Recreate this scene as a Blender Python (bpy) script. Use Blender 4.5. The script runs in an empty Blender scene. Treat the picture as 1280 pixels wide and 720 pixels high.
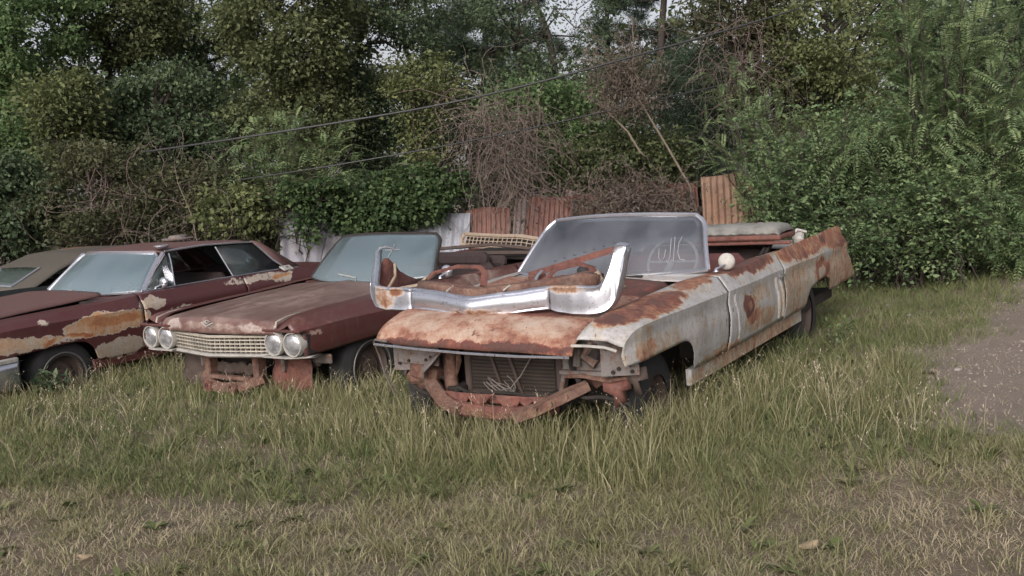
import bpy, math, random
import numpy as np
from mathutils import Vector, Matrix, noise as mnoise

rng = np.random.default_rng(7)
random.seed(7)
SC = bpy.context.scene
COL = SC.collection
R = math.radians

# ------------------------------------------------------------------ camera
CAM_H, CAM_PITCH, CAM_ROLL, FPX = 1.6289, 0.09463, -0.07531, 1209.7


def rot(ax, a):
    c, s = math.cos(a), math.sin(a)
    return np.array({'x': [[1, 0, 0], [0, c, -s], [0, s, c]],
                     'y': [[c, 0, s], [0, 1, 0], [-s, 0, c]],
                     'z': [[c, -s, 0], [s, c, 0], [0, 0, 1]]}[ax])


_Rp = rot('x', -CAM_PITCH)
_r, _f, _u = _Rp @ [1, 0, 0], _Rp @ [0, 1, 0], _Rp @ [0, 0, 1]
_c, _s = math.cos(CAM_ROLL), math.sin(CAM_ROLL)
CR, CU, CF = _c * _r + _s * _u, -_s * _r + _c * _u, _f


def at(u, v, y):
    """point of the place seen at photo pixel (u, v), y metres in front of the camera"""
    d = CR * (u - 640) / FPX + CU * (360 - v) / FPX + CF
    t = y / d[1]
    return np.array([0, 0, CAM_H]) + d * t


cam = bpy.data.objects.new('camera', bpy.data.cameras.new('camera'))
COL.objects.link(cam)
cam.data.sensor_width = 36
cam.data.lens = 36 * FPX / 1280
cam.data.clip_start = 0.05
cam.data.clip_end = 2000
cam.matrix_world = Matrix(((CR[0], CU[0], -CF[0], 0), (CR[1], CU[1], -CF[1], 0),
                           (CR[2], CU[2], -CF[2], CAM_H), (0, 0, 0, 1)))
SC.camera = cam


# ------------------------------------------------------------------ objects
def tag(o, label=None, cat=None, group=None, kind=None):
    if label: o['label'] = label
    if cat: o['category'] = cat
    if group: o['group'] = group
    if kind: o['kind'] = kind
    return o


def empty(name, label, cat, mat=None, group=None):
    o = bpy.data.objects.new(name, None)
    o.empty_display_size = 0.2
    COL.objects.link(o)
    if mat is not None: o.matrix_world = mat
    return tag(o, label, cat, group)


def link_mesh(name, me, mat, parent=None, angle=38, solid=0.0):
    if mat is not None: me.materials.append(mat)
    me.polygons.foreach_set('use_smooth', np.ones(len(me.polygons), bool))
    if angle is not None: me.set_sharp_from_angle(angle=R(angle))
    o = bpy.data.objects.new(name, me)
    COL.objects.link(o)
    if parent is not None: o.parent = parent
    if solid:
        md = o.modifiers.new('thickness', 'SOLIDIFY')
        md.thickness = solid
        md.offset = -1
    return o


def big_mesh(name, V, F, attrs=None):
    """V (n,3), F (m,k) with one face size -> mesh through foreach_set"""
    me = bpy.data.meshes.new(name)
    V = np.ascontiguousarray(V, np.float32)
    F = np.ascontiguousarray(F, np.int32)
    m, k = F.shape
    me.vertices.add(len(V)); me.vertices.foreach_set('co', V.ravel())
    me.loops.add(m * k); me.loops.foreach_set('vertex_index', F.ravel())
    me.polygons.add(m)
    me.polygons.foreach_set('loop_start', np.arange(m, dtype=np.int32) * k)
    for nm, a in (attrs or {}).items():
        at_ = me.attributes.new(nm, 'FLOAT', 'POINT')
        at_.data.foreach_set('value', np.ascontiguousarray(a, np.float32))
    me.update(calc_edges=True)
    me.validate()
    return me


class MB:
    def __init__(self): self.v, self.f = [], []

    def add(self, V, F):
        n = len(self.v)
        self.v += [tuple(p) for p in V]
        self.f += [tuple(i + n for i in f) for f in F]
        return self

    def box(self, c, s, rx=0, ry=0, rz=0, ch=0.0):
        M = rot('z', rz) @ rot('y', ry) @ rot('x', rx)
        h = np.array(s) / 2
        if ch <= 0:
            V = [M @ (np.array((x, y, z)) * h) + c for x in (-1, 1) for y in (-1, 1) for z in (-1, 1)]
            F = [(0, 1, 3, 2), (4, 6, 7, 5), (0, 4, 5, 1), (2, 3, 7, 6), (0, 2, 6, 4), (1, 5, 7, 3)]
            return self.add(V, F)
        V, F, idx = [], [], {}
        for a in range(3):
            for sx in (-1, 1):
                for sy in (-1, 1):
                    for sz in (-1, 1):
                        sg = np.array((sx, sy, sz), float)
                        p = sg * (h - ch); p[a] = sg[a] * h[a]
                        idx[(a, sx, sy, sz)] = len(V); V.append(M @ p + c)
        S = (-1, 1)
        for a in range(3):
            o1, o2 = [b for b in range(3) if b != a]
            for s0 in S:
                q = []
                for (t1, t2) in ((-1, -1), (1, -1), (1, 1), (-1, 1)):
                    k = [0, 0, 0]; k[a] = s0; k[o1] = t1; k[o2] = t2
                    q.append(idx[(a, *k)])
                F.append(tuple(q))
        for a in range(3):
            o1, o2 = [b for b in range(3) if b != a]
            for s1 in S:
                for s2 in S:
                    q = []
                    for (ax, t) in ((o1, -1), (o1, 1), (o2, 1), (o2, -1)):
                        k = [0, 0, 0]; k[a] = t; k[o1] = s1; k[o2] = s2
                        q.append(idx[(ax, *k)])
                    F.append(tuple(q))
        for sx in S:
            for sy in S:
                for sz in S:
                    F.append(tuple(idx[(a, sx, sy, sz)] for a in range(3)))
        return self.add(V, F)

    def tube(self, pts, rad, n=8, flat=None, caps=True):
        P = np.array(pts, float)
        m = len(P)
        rad = np.full(m, rad, float) if np.isscalar(rad) else np.array(rad, float)
        T = np.gradient(P, axis=0)
        T /= np.linalg.norm(T, axis=1)[:, None] + 1e-12
        up = np.array([0, 0, 1.0]) if abs(T[0][2]) < .9 else np.array([1.0, 0, 0])
        a = np.cross(T[0], up); a /= np.linalg.norm(a)
        V = []
        for i in range(m):
            a = a - T[i] * (a @ T[i]); a /= np.linalg.norm(a) + 1e-12
            b = np.cross(T[i], a)
            for k in range(n):
                th = 2 * math.pi * (k + .5) / n
                fa, fb = (1, 1) if flat is None else flat
                V.append(P[i] + rad[i] * (math.cos(th) * a * fa + math.sin(th) * b * fb))
        F = [(i * n + k, i * n + (k + 1) % n, (i + 1) * n + (k + 1) % n, (i + 1) * n + k)
             for i in range(m - 1) for k in range(n)]
        if caps:
            F.append(tuple(range(n - 1, -1, -1)))
            F.append(tuple((m - 1) * n + k for k in range(n)))
        return self.add(V, F)

    def lathe(self, prof, c, axis='x', n=28, sx=1.0):
        """prof: (along axis, radius)"""
        V, F = [], []
        m = len(prof)
        for (h, r) in prof:
            for k in range(n):
                t = 2 * math.pi * k / n
                p, q = r * math.cos(t), r * math.sin(t)
                w = {'x': (h * sx, p, q), 'y': (p, h * sx, q), 'z': (p, q, h * sx)}[axis]
                V.append(np.array(w) + c)
        for i in range(m - 1):
            for k in range(n):
                F.append((i * n + k, i * n + (k + 1) % n, (i + 1) * n + (k + 1) % n, (i + 1) * n + k))
        return self.add(V, F)

    def grid(self, G):
        n, m = G.shape[:2]
        return self.add(G.reshape(-1, 3), [(i * m + j, i * m + j + 1, (i + 1) * m + j + 1, (i + 1) * m + j)
                                           for i in range(n - 1) for j in range(m - 1)])

    def build(self, name, mat, parent=None, angle=38, solid=0.0):
        me = bpy.data.meshes.new(name)
        me.from_pydata(self.v, [], self.f)
        me.update()
        return link_mesh(name, me, mat, parent, angle, solid)


def dent(G, amp=0.006, sc=2.6, seed=0.0):
    H = G.copy()
    for idx in np.ndindex(G.shape[:2]):
        p = G[idx]
        H[idx] = p + amp * np.array([mnoise.noise(Vector((p[0] * sc + seed + k * 17.3, p[1] * sc, p[2] * sc + k * 5.1)))
                                     for k in range(3)])
    return H


def branch_like(pts, n=20):
    P = np.array(pts, float); t = np.linspace(0, len(P) - 1, n)
    Q = np.array([[np.interp(q, range(len(P)), P[:, k]) for k in range(3)] for q in t])
    for _ in range(6): Q[1:-1] = (Q[:-2] + 2 * Q[1:-1] + Q[2:]) / 4
    return Q


def itp(x, tab):
    return np.interp(x, [t[0] for t in tab], [t[1] for t in tab])


# ------------------------------------------------------------------ materials
class NT:
    def __init__(self, name):
        self.mat = bpy.data.materials.new(name)
        self.mat.use_nodes = True
        self.t = self.mat.node_tree
        self.t.nodes.clear()
        self.out = self.t.nodes.new('ShaderNodeOutputMaterial')

    def n(self, ty, ins=None, **kw):
        nd = self.t.nodes.new(ty)
        for k, v in kw.items(): setattr(nd, k, v)
        for k, v in (ins or {}).items():
            if hasattr(v, 'is_linked') or hasattr(v, 'links'):
                self.t.links.new(v, nd.inputs[k])
            else:
                nd.inputs[k].default_value = v
        return nd

    def math(self, op, a, b=0.0, c=None, clamp=False):
        ins = {0: a, 1: b}
        if c is not None: ins[2] = c
        return self.n('ShaderNodeMath', ins, operation=op, use_clamp=clamp).outputs[0]

    def noise(self, vec, scale, detail=5, rough=.6, dist=0.0):
        return self.n('ShaderNodeTexNoise', {'Vector': vec, 'Scale': scale, 'Detail': detail, 'Roughness': rough,
                                             'Distortion': dist}).outputs[0]

    def ramp(self, fac, stops, mode='LINEAR'):
        nd = self.n('ShaderNodeValToRGB', {0: fac})
        nd.color_ramp.interpolation = mode
        e = nd.color_ramp.elements
        while len(e) < len(stops): e.new(1.0)
        for i, (p, c) in enumerate(stops):
            e[i].position = p
            e[i].color = (*c, 1) if len(c) == 3 else c
        return nd.outputs[0]

    def mix(self, fac, a, b, mode='MIX'):
        nd = self.n('ShaderNodeMix', None, data_type='RGBA', blend_type=mode)
        for k, v in ((0, fac), (6, a), (7, b)):
            if hasattr(v, 'links'): self.t.links.new(v, nd.inputs[k])
            else: nd.inputs[k].default_value = v if k == 0 else (*v, 1)
        return nd.outputs[2]

    def maprange(self, v, a, b, c=0.0, d=1.0):
        return self.n('ShaderNodeMapRange', {0: v, 1: a, 2: b, 3: c, 4: d}, interpolation_type='SMOOTHSTEP').outputs[0]

    def done(self, sh):
        self.t.links.new(sh, self.out.inputs[0])
        return self.mat

    def bsdf(self, color, rough=.6, metal=0.0, bump=None, bstr=.3, bdist=.01, spec=.5, **kw):
        ins = {'Base Color': color if hasattr(color, 'links') else (*color, 1), 'Roughness': rough, 'Metallic': metal,
               'Specular IOR Level': spec}
        ins.update(kw)
        if bump is not None:
            ins['Normal'] = self.n('ShaderNodeBump', {'Height': bump, 'Strength': bstr, 'Distance': bdist}).outputs[0]
        return self.n('ShaderNodeBsdfPrincipled', ins).outputs[0]


def rust_mat(name, stops, base=.30, top=.0, n1=(2.2, .5), n2=(11, .25), streak=.12, patches=(), rough=(.42, .9),
             dirt=.25, metal_spec=.5, sdir=(9, 9, .9), chips=.8, hard=True, soft=.0):
    """layered paint -> primer -> rust by one scalar field in the car's own space"""
    m = NT(name)
    oc = m.n('ShaderNodeTexCoord').outputs['Object']
    a = m.noise(oc, n1[0], 7, .62, .4)
    b = m.noise(oc, n2[0], 6, .65)
    st = m.n('ShaderNodeMapping', {'Vector': oc, 'Scale': sdir}).outputs[0]
    s = m.noise(st, 2.0, 5, .6)
    fine = m.noise(oc, 70, 4, .7)
    mid = m.noise(oc, 26, 5, .7)
    val = m.math('MULTIPLY_ADD', m.math('SUBTRACT', a, .5), n1[1] * 2, base)
    val = m.math('MULTIPLY_ADD', m.math('SUBTRACT', mid, .5), n2[1] * 1.9, val)
    val = m.math('MULTIPLY_ADD', m.math('SUBTRACT', b, .5), n2[1] * 2, val)
    val = m.math('MULTIPLY_ADD', m.math('SUBTRACT', s, .5), streak * 2, val)
    if top:
        nz = m.n('ShaderNodeSeparateXYZ', {0: m.n('ShaderNodeTexCoord').outputs['Normal']}).outputs[2]
        val = m.math('MULTIPLY_ADD', m.maprange(nz, .25, .85), top, val)
    wob = m.n('ShaderNodeTexNoise', {'Vector': oc, 'Scale': 7.0, 'Detail': 6.0, 'Roughness': .65}).outputs['Color']
    wob = m.n('ShaderNodeVectorMath', {0: wob, 1: (.5, .5, .5)}, operation='SUBTRACT').outputs[0]
    wob = m.n('ShaderNodeVectorMath', {0: wob, 3: .16}, operation='SCALE').outputs[0]
    wp = m.n('ShaderNodeVectorMath', {0: oc, 1: wob}, operation='ADD').outputs[0]
    for (c, r, amt) in patches:
        d = m.n('ShaderNodeVectorMath', {0: wp, 1: c}, operation='SUBTRACT').outputs[0]
        d = m.n('ShaderNodeVectorMath', {0: d, 1: tuple(1 / q for q in r)}, operation='MULTIPLY').outputs[0]
        l = m.n('ShaderNodeVectorMath', {0: d}, operation='LENGTH').outputs[1]
        val = m.math('MULTIPLY_ADD', m.maprange(l, 1.0, .72), amt, val)
    val = m.math('MAXIMUM', val, 0.0, clamp=True)
    colr = m.ramp(val, stops)
    grime = m.noise(oc, 5.5, 6, .7)
    colr = m.mix(m.math('MULTIPLY', m.maprange(grime, .35, .75), dirt), colr, (.10, .085, .075))
    drip = m.noise(m.n('ShaderNodeMapping', {'Vector': oc, 'Scale': (22, 22, 1.1)}).outputs[0], 1.7, 5, .65)
    colr = m.mix(m.math('MULTIPLY', m.maprange(drip, .50, .78), dirt * 1.3, clamp=True), colr, (.13, .10, .085))
    colr = m.mix(m.math('MULTIPLY', m.maprange(mid, .56, .72), .35), colr, (.075, .045, .036))
    chip = m.noise(m.n('ShaderNodeMapping', {'Vector': oc, 'Scale': (1, 1, .7)}).outputs[0], 21, 4, .55, .8)
    colr = m.mix(m.math('MULTIPLY', m.maprange(chip, .655, .675), chips), colr, (.10, .048, .036))
    colr = m.mix(m.math('MULTIPLY', m.maprange(fine, .45, .8), .35), colr, (.05, .035, .03))
    rg = m.maprange(val, .42, .62, rough[0], rough[1])
    rg = m.math('MULTIPLY_ADD', fine, .15, m.math('SUBTRACT', rg, .07), clamp=True)
    h = m.math('ADD', m.math('MULTIPLY', m.maprange(val, .42, .55), m.math('ADD', m.math('MULTIPLY', fine, .9), -.6)),
               m.math('MULTIPLY', b, .15))
    return m.done(m.bsdf(colr, rg, 0, h, .5, .006, metal_spec))


def plain_mat(name, col, rough=.7, metal=0.0, var=.35, sc=8, bump=.25, dark=None, spec=.4):
    m = NT(name)
    oc = m.n('ShaderNodeTexCoord').outputs['Object']
    a = m.noise(oc, sc, 7, .65)
    b = m.noise(oc, sc * 7, 4, .6)
    d = dark or tuple(c * .35 for c in col)
    c = m.mix(m.math('MULTIPLY', m.maprange(a, .38, .72), var), col, d)
    return m.done(m.bsdf(c, m.math('MULTIPLY_ADD', b, .2, rough - .1, clamp=True), metal, b, bump, .004, spec))


def chrome_mat(name, rust=.38, tint=(.62, .64, .70), rough=.22, patches=(), dirt=(.42, .30, .20)):
    m = NT(name)
    oc = m.n('ShaderNodeTexCoord').outputs['Object']
    a = m.noise(oc, 3.2, 7, .65, .3)
    b = m.noise(oc, 26, 5, .7)
    st = m.n('ShaderNodeMapping', {'Vector': oc, 'Scale': (9, 9, 1.2)}).outputs[0]
    s = m.noise(st, 1.6, 4, .6)
    v = m.math('MULTIPLY_ADD', b, .25, m.math('MULTIPLY_ADD', s, .35, m.math('MULTIPLY', a, .6)))
    for (c, r, amt) in patches:
        d = m.n('ShaderNodeVectorMath', {0: oc, 1: c}, operation='SUBTRACT').outputs[0]
        d = m.n('ShaderNodeVectorMath', {0: d, 1: tuple(1 / q for q in r)}, operation='MULTIPLY').outputs[0]
        l = m.n('ShaderNodeVectorMath', {0: d}, operation='LENGTH').outputs[1]
        v = m.math('MULTIPLY_ADD', m.maprange(l, 1.1, .3), amt, v)
    k = m.maprange(v, .98 - rust, 1.18 - rust)
    k2 = m.maprange(v, 1.06 - rust, 1.22 - rust)
    col = m.mix(k, tint, dirt)
    sp = m.noise(oc, 55, 4, .65)
    col = m.mix(m.math('MULTIPLY', m.maprange(sp, .58, .70), .75), col, (.16, .095, .065))
    col = m.mix(k2, col, (.17, .075, .04))
    met = m.math('MULTIPLY', m.math('SUBTRACT', 1.0, k), .85)
    rg = m.math('MULTIPLY_ADD', k, .55, m.math('MULTIPLY_ADD', a, .12, rough - .06))
    return m.done(m.bsdf(col, rg, met, b, .12, .003))


def glass_mat(name, dust_sheen=.3, tint=(.82, .9, .9), dust_sheen_col=(.46, .49, .52), sc=2.5, gl=1.0):  # film colour: real dust plus a stand-in for reflected sky
    m = NT(name)
    oc = m.n('ShaderNodeTexCoord').outputs['Object']
    st = m.n('ShaderNodeMapping', {'Vector': oc, 'Scale': (1.6, 1, .5)}).outputs[0]
    a = m.noise(st, sc, 7, .62, .6)
    b = m.noise(oc, 9, 4, .7)
    k = m.math('MULTIPLY_ADD', m.math('SUBTRACT', a, .5), .32, dust_sheen)
    k = m.math('MULTIPLY_ADD', m.math('SUBTRACT', b, .5), .05, k, clamp=True)
    zz = m.n('ShaderNodeSeparateXYZ', {0: oc}).outputs[2]
    k = m.math('ADD', k, m.maprange(zz, 1.25, .96, -.04, .16), clamp=True)
    tr = m.n('ShaderNodeBsdfTransparent', {0: (*tint, 1)}).outputs[0]
    g = m.n('ShaderNodeBsdfGlossy', {0: (.95, .97, 1, 1), 'Roughness': .09}).outputs[0]
    fr = m.n('ShaderNodeFresnel', {'IOR': 1.5}).outputs[0]
    fr = m.math('MULTIPLY', fr, 1.8 * gl, clamp=True)
    s = m.n('ShaderNodeMixShader', {0: fr, 1: tr, 2: g}).outputs[0]
    df = m.n('ShaderNodeBsdfDiffuse', {0: (*dust_sheen_col, 1)}).outputs[0]
    s = m.n('ShaderNodeMixShader', {0: k, 1: s, 2: df}).outputs[0]
    return m.done(s)


def leaf_mat(name, cols, trans=.38, rough=.55, hue_noise=.35):
    """colour of each leaf from its own random value and its clump's"""
    m = NT(name)
    r = m.n('ShaderNodeAttribute', None, attribute_name='rnd').outputs['Fac']
    c = m.n('ShaderNodeAttribute', None, attribute_name='clump').outputs['Fac']
    v = m.math('ADD', m.math('MULTIPLY', r, .55), m.math('MULTIPLY', c, .5))
    n = len(cols)
    col = m.ramp(v, [(i / (n - 1), q) for i, q in enumerate(cols)])
    p = m.n('ShaderNodeBsdfPrincipled', {'Base Color': col, 'Roughness': rough, 'Specular IOR Level': .35}).outputs[0]
    t = m.n('ShaderNodeBsdfTranslucent', {0: col}).outputs[0]
    return m.done(m.n('ShaderNodeMixShader', {0: trans, 1: p, 2: t}).outputs[0])


# palette
MAROON = (.085, .022, .025)
M = {}
M['white_body'] = rust_mat('weathered white paint', [(0, (.47, .48, .50)), (.33, (.43, .43, .43)), (.43, (.40, .35, .28)),
                                                     (.54, (.38, .24, .15)), (.63, (.29, .125, .07)), (.74, (.17, .06, .042)), (.9, (.09, .035, .028))],
                           base=.325, top=.0, n1=(1.6, .18), n2=(10, .22), streak=.20, dirt=.42,
                           patches=[((.86, -.26, .885), (.19, .72, .085), .36), ((.86, -.50, .87), (.10, .22, .06), .14), ((.84, .62, .93), (.14, .36, .05), .33), ((.9, .2, .88), (.1, .6, .035), .12),
                                    ((.82, -.62, .85), (.10, .18, .06), .18),
                                    ((.86, 1.60, .93), (.16, .78, .095), .52), ((1.0, 1.32, .655), (.10, .14, .095), .50), ((1.0, 1.36, .66), (.08, .06, .03), -.3), ((1.0, 1.66, .72), (.08, .26, .08), .13),
                                    ((1.0, 1.42, .60), (.10, .17, .12), .17),
                                    ((1.0, 1.62, .52), (.10, .45, .10), .18),
                                    ((.92, 3.0, .93), (.2, .9, .115), .33), ((.93, 4.2, .93), (.2, .7, .14), .30),
                                    ((1.0, 3.5, .68), (.12, .34, .13), .24), ((1.0, 3.45, .66), (.1, .16, .06), -.22), ((1.0, 3.0, .60), (.15, .9, .34), .115), ((1.0, -.3, .66), (.1, .40, .10), .11),
                                    ((1.0, 4.4, .60), (.15, .9, .32), .18), ((1.0, .80, .42), (.1, .45, .05), .22), ((.96, 1.5, .32), (.1, 1.6, .10), .17), ((1.0, -.5, .70), (.1, .16, .12), .10)])
M['white_hood'] = rust_mat('peeled hood paint', [(0, (.46, .40, .35)), (.30, (.42, .31, .24)), (.46, (.34, .19, .13)), (.58, (.23, .09, .06)), (.74, (.15, .05, .038)),
                                                 (.92, (.075, .03, .025))],
                           base=.47, top=.0, n1=(2.8, .34), n2=(11, .26), streak=.10, sdir=(8, .9, 8), dirt=.25, rough=(.6, .9),
                           patches=[((-.05, -.85, .715), (.95, .16, .045), .40), ((.05, -.35, .90), (.60, .22, .2), .22), ((.3, .5, .93), (.7, .36, .2), .42),
                                    ((-.45, -.62, .84), (.20, .25, .1), -.16), ((.42, -.66, .84), (.26, .16, .1), -.14), ((.0, -.8, .80), (.2, .1, .04), -.10)])
M['maroon'] = rust_mat('faded maroon paint', [(0, (.072, .021, .021)), (.42, (.098, .030, .027)), (.50, (.17, .085, .07)),
                                              (.60, (.33, .25, .22)), (.72, (.28, .13, .07)), (1, (.12, .05, .035))],
                       base=.30, top=.10, n1=(1.8, .14), n2=(8, .12), streak=.08, dirt=.3, rough=(.36, .85),
                       patches=[((.99, 1.6, .86), (.15, 1.1, .10), .18), ((.95, -.72, .74), (.08, .1, .025), .3),
                                ((.98, -.1, .50), (.1, .6, .05), .2)])
M['maroon_hood'] = rust_mat('sun bleached maroon hood', [(0, (.085, .034, .032)), (.30, (.125, .06, .053)), (.42, (.165, .105, .092)), (.58, (.25, .18, .155)),
                                                         (.70, (.38, .33, .31)), (1, (.44, .40, .38))],
                            base=.36, top=.05, n1=(1.8, .2), n2=(12, .14), streak=.26, sdir=(7, .8, 7), dirt=.25, rough=(.42, .8),
                            patches=[((-.50, -.86, .79), (.15, .07, .055), .30), ((.46, -.86, .78), (.17, .07, .05), .30),
                                     ((0, -.9, .80), (.4, .06, .03), .20), ((.1, -.1, .9), (.5, .6, .2), .08)])
M['maroon_peel'] = rust_mat('maroon paint peeling to primer and rust',
                            [(0, (.075, .021, .024)), (.44, (.088, .026, .026)), (.455, (.46, .41, .36)), (.56, (.44, .35, .26)), (.66, (.42, .22, .10)), (.80, (.33, .13, .055)),
                             (1, (.2, .07, .035))],
                            base=.20, top=.0, n1=(2.6, .14), n2=(12, .10), streak=.06, dirt=.15, rough=(.4, .85),
                            patches=[((.98, .50, .74), (.16, .60, .135), .44), ((.98, -.62, .685), (.16, .66, .10), .38), ((.98, .05, .66), (.16, .3, .05), .28),
                                     ((.98, .62, .47), (.2, .38, .13), .31), ((.96, -.18, .84), (.1, .07, .03), .3), ((.98, .58, .76), (.16, .34, .06), .14),
                                     ((.98, 1.05, .86), (.1, .22, .075), .35), ((.98, 1.4, .74), (.1, .25, .05), .26),
                                     ((.95, 2.6, .93), (.12, .7, .05), .28), ((.95, 2.95, .88), (.12, .22, .07), .26)])
M['maroon_roof'] = rust_mat('dull maroon roof', [(0, (.10, .040, .040)), (.5, (.14, .075, .068)), (.7, (.17, .075, .05)), (1, (.2, .13, .1))],
                            base=.36, n1=(2, .25), n2=(9, .15), dirt=.3, rough=(.6, .9))
M['tan_roof'] = rust_mat('rusty tan roof', [(0, (.060, .062, .054)), (.42, (.085, .077, .062)), (.52, (.20, .18, .155)), (.60, (.14, .065, .042)), (1, (.18, .06, .035))],
                         base=.33, n1=(1.8, .14), n2=(8, .1), dirt=.2, rough=(.7, .9), patches=[((.2, 1.9, 1.33), (.36, .62, .3), .32)])
M['black_body'] = plain_mat('dull black paint', (.020, .024, .024), .55, var=.3)
M['rust'] = rust_mat('deep rust', [(0, (.22, .16, .13)), (.3, (.18, .10, .07)), (.5, (.13, .062, .045)), (.7, (.08, .04, .033)), (1, (.04, .026, .023))],
                     base=.42, n1=(9, .55), n2=(30, .5), dirt=.45, rough=(.85, .95))
M['red_rust'] = rust_mat('dark red rust', [(0, (.21, .10, .08)), (.35, (.17, .06, .045)), (.6, (.11, .04, .033)), (1, (.045, .024, .022))],
                         base=.42, n1=(8, .55), n2=(28, .5), dirt=.4, rough=(.8, .92))
M['grey_metal'] = rust_mat('dusty grey sheet metal', [(0, (.20, .19, .19)), (.42, (.15, .135, .13)), (.55, (.15, .08, .058)), (1, (.07, .04, .03))],
                           base=.40, n1=(6, .4), n2=(22, .35), dirt=.4, rough=(.6, .9))
M['dark'] = plain_mat('grimy underbody and shade filler', (.028, .024, .022), .9, var=.5)  # also the colour that stands in for shade in gaps and holes
M['black_rubber'] = plain_mat('cracked tyre rubber', (.030, .030, .032), .85, var=.3, sc=12)
M['wheel_steel'] = rust_mat('rusted steel wheel', [(0, (.075, .06, .052)), (.5, (.06, .04, .033)), (1, (.03, .022, .02))], base=.4, n1=(6, .3),
                            rough=(.7, .95))
M['trim_ring'] = plain_mat('dull trim ring', (.22, .21, .20), .5, .5)
M['chrome'] = chrome_mat('pitted chrome', .18)
M['chrome_bumper'] = chrome_mat('rust stained chrome bumper', .29, (.55, .58, .65), .36,
                                patches=[((-.80, -.02, .08), (.17, .4, .12), .24), ((.0, -.1, .0), (.46, .4, .06), .22), ((.66, -.1, .155), (.20, .3, .05), .24), ((-.66, 0, .13), (.1, .3, .04), .2)])
M['pale_metal'] = plain_mat('pale oxidised trim', (.44, .43, .40), .5, .2, .55, 16)
M['grille'] = plain_mat('oxidised pot metal grille', (.44, .41, .35), .55, .25, .5, 12)
M['beige'] = rust_mat('beige enamel with rust', [(0, (.36, .30, .23)), (.45, (.31, .25, .19)), (.6, (.27, .15, .09)), (1, (.13, .06, .04))], base=.36, n2=(16, .2), rough=(.6, .9))
M['glass_w'] = glass_mat('dusty windshield glass', .13, (.80, .83, .84), (.28, .29, .32), 2.5, .62)
M['glass_m'] = glass_mat('hazed windshield glass', .27, (.65, .74, .76), (.24, .30, .33), 2.5, .8)  # blue grey film is partly painted sky reflection
M['glass_l'] = glass_mat('hazed blue windshield glass', .30, (.65, .74, .76), (.26, .33, .37), 2.5, .8)
M['glass_side'] = glass_mat('green tinted side glass', .14, (.55, .66, .64), (.2, .24, .24))
M['lens'] = None
M['interior'] = plain_mat('rotten dark upholstery', (.05, .035, .035), .9, var=.5)
M['interior_red'] = plain_mat('faded red interior', (.10, .04, .038), .85, var=.5)
M['seat_cloth'] = plain_mat('mouldy grey seat cloth', (.22, .22, .205), .9, var=.6, sc=9)
M['white_plastic'] = plain_mat('ivory plastic', (.46, .45, .42), .5, var=.4, sc=22)
M['radiator'] = plain_mat('clogged radiator fins', (.060, .046, .036), .85, var=.5, sc=10)
M['chalk'] = plain_mat('white glass marker', (.30, .31, .33), .8, var=.1)
M['wire'] = plain_mat('pale old wire', (.19, .17, .155), .7, var=.3)


def lens_mat():
    m = NT('sealed beam lens')
    oc = m.n('ShaderNodeTexCoord').outputs['Object']
    w = m.n('ShaderNodeTexWave', {'Vector': oc, 'Scale': 26.0, 'Distortion': .6}, bands_direction='X').outputs[1]
    a = m.noise(oc, 14, 4)
    c = m.mix(m.maprange(a, .35, .65), (.62, .64, .68), (.30, .31, .33))
    return m.done(m.bsdf(c, .14, .6, w, .35, .004, .8))


M['lens'] = lens_mat()


# ------------------------------------------------------------------ car building blocks (car space: X to the car's left, Y to the tail, Z up)
def side_panel(y0, y1, low, S, flare=None, seed=0.0, ystep=.035, sgn=1, nose=None, amp=.006, inner=True):
    """a fender, door or quarter: skin from the lower edge up over the crease and ridge to the inner edge"""
    ny = max(6, int((y1(0) - y0(0)) / ystep))
    ts = list(np.linspace(0, 1, 12)) + list(np.linspace(1, 2, 5))[1:] + (list(np.linspace(2, 3, 6))[1:] if inner else [])
    G = np.zeros((ny + 1, len(ts), 3))
    for j, t in enumerate(ts):
        for i in range(ny + 1):
            s = i / ny
            a, b = y0(t), y1(t)
            y = a + (b - a) * s
            zl = low(y)
            zc, xc = itp(y, S['zc']), itp(y, S['xc'])
            zr, xr = itp(y, S['zr']), itp(y, S['xr'])
            zg, xg = itp(y, S['zg']), itp(y, S['xg'])
            if t <= 1:
                z = zl + (zc - zl) * t
                x = xc + itp(z - zc, S['sec'])
                if flare: x += flare(y, z)
            elif t <= 2:
                k = t - 1
                z = zc + (zr - zc) * k
                x = xc + (xr - xc) * k
            else:
                k = t - 2
                z = zr + (zg - zr) * math.sin(k * math.pi / 2)
                x = xr + (xg - xr) * k
            if nose:
                x, y, z = nose(x, y, z, t)
            G[i, j] = (sgn * x, y, z)
    if amp: G = dent(G, amp, 2.4, seed)
    if sgn < 0: G = G[::-1]
    return G


SEC = [(-.55, -.075), (-.42, -.030), (-.30, -.004), (-.18, .004), (-.08, -.010), (0, 0)]


def cadillac_S(hood_gap=.735, belt=.94, fin=True, crease=.82, topdrop=0.0):
    return {
        'zc': [(-.9, crease - .03), (-.5, crease), (5, crease + .005)],
        'xc': [(-.9, .955), (-.5, .985), (.5, 1.0), (3.5, 1.0), (4.9, .97)],
        'zr': [(-.9, .84), (-.5, .862), (.4, .895), (.9, belt - .02), (1.0, belt - .015), (2.3, belt), (4.5, 1.0 if fin else belt), (5.2, .98)],
        'xr': [(-.9, .88), (.4, .90), (.9, .93), (2.3, .93), (3.5, .93), (4.9, .92)],
        'zg': [(-.9, .862), (-.5, .885), (.4, .915), (.9, belt - .005), (2.3, belt - .01), (3.0, .93), (5, .90)],
        'xg': [(-.9, hood_gap), (.6, hood_gap), (.9, .80), (2.3, .78), (3.2, .72), (5, .76)],
        'sec': SEC}


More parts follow.
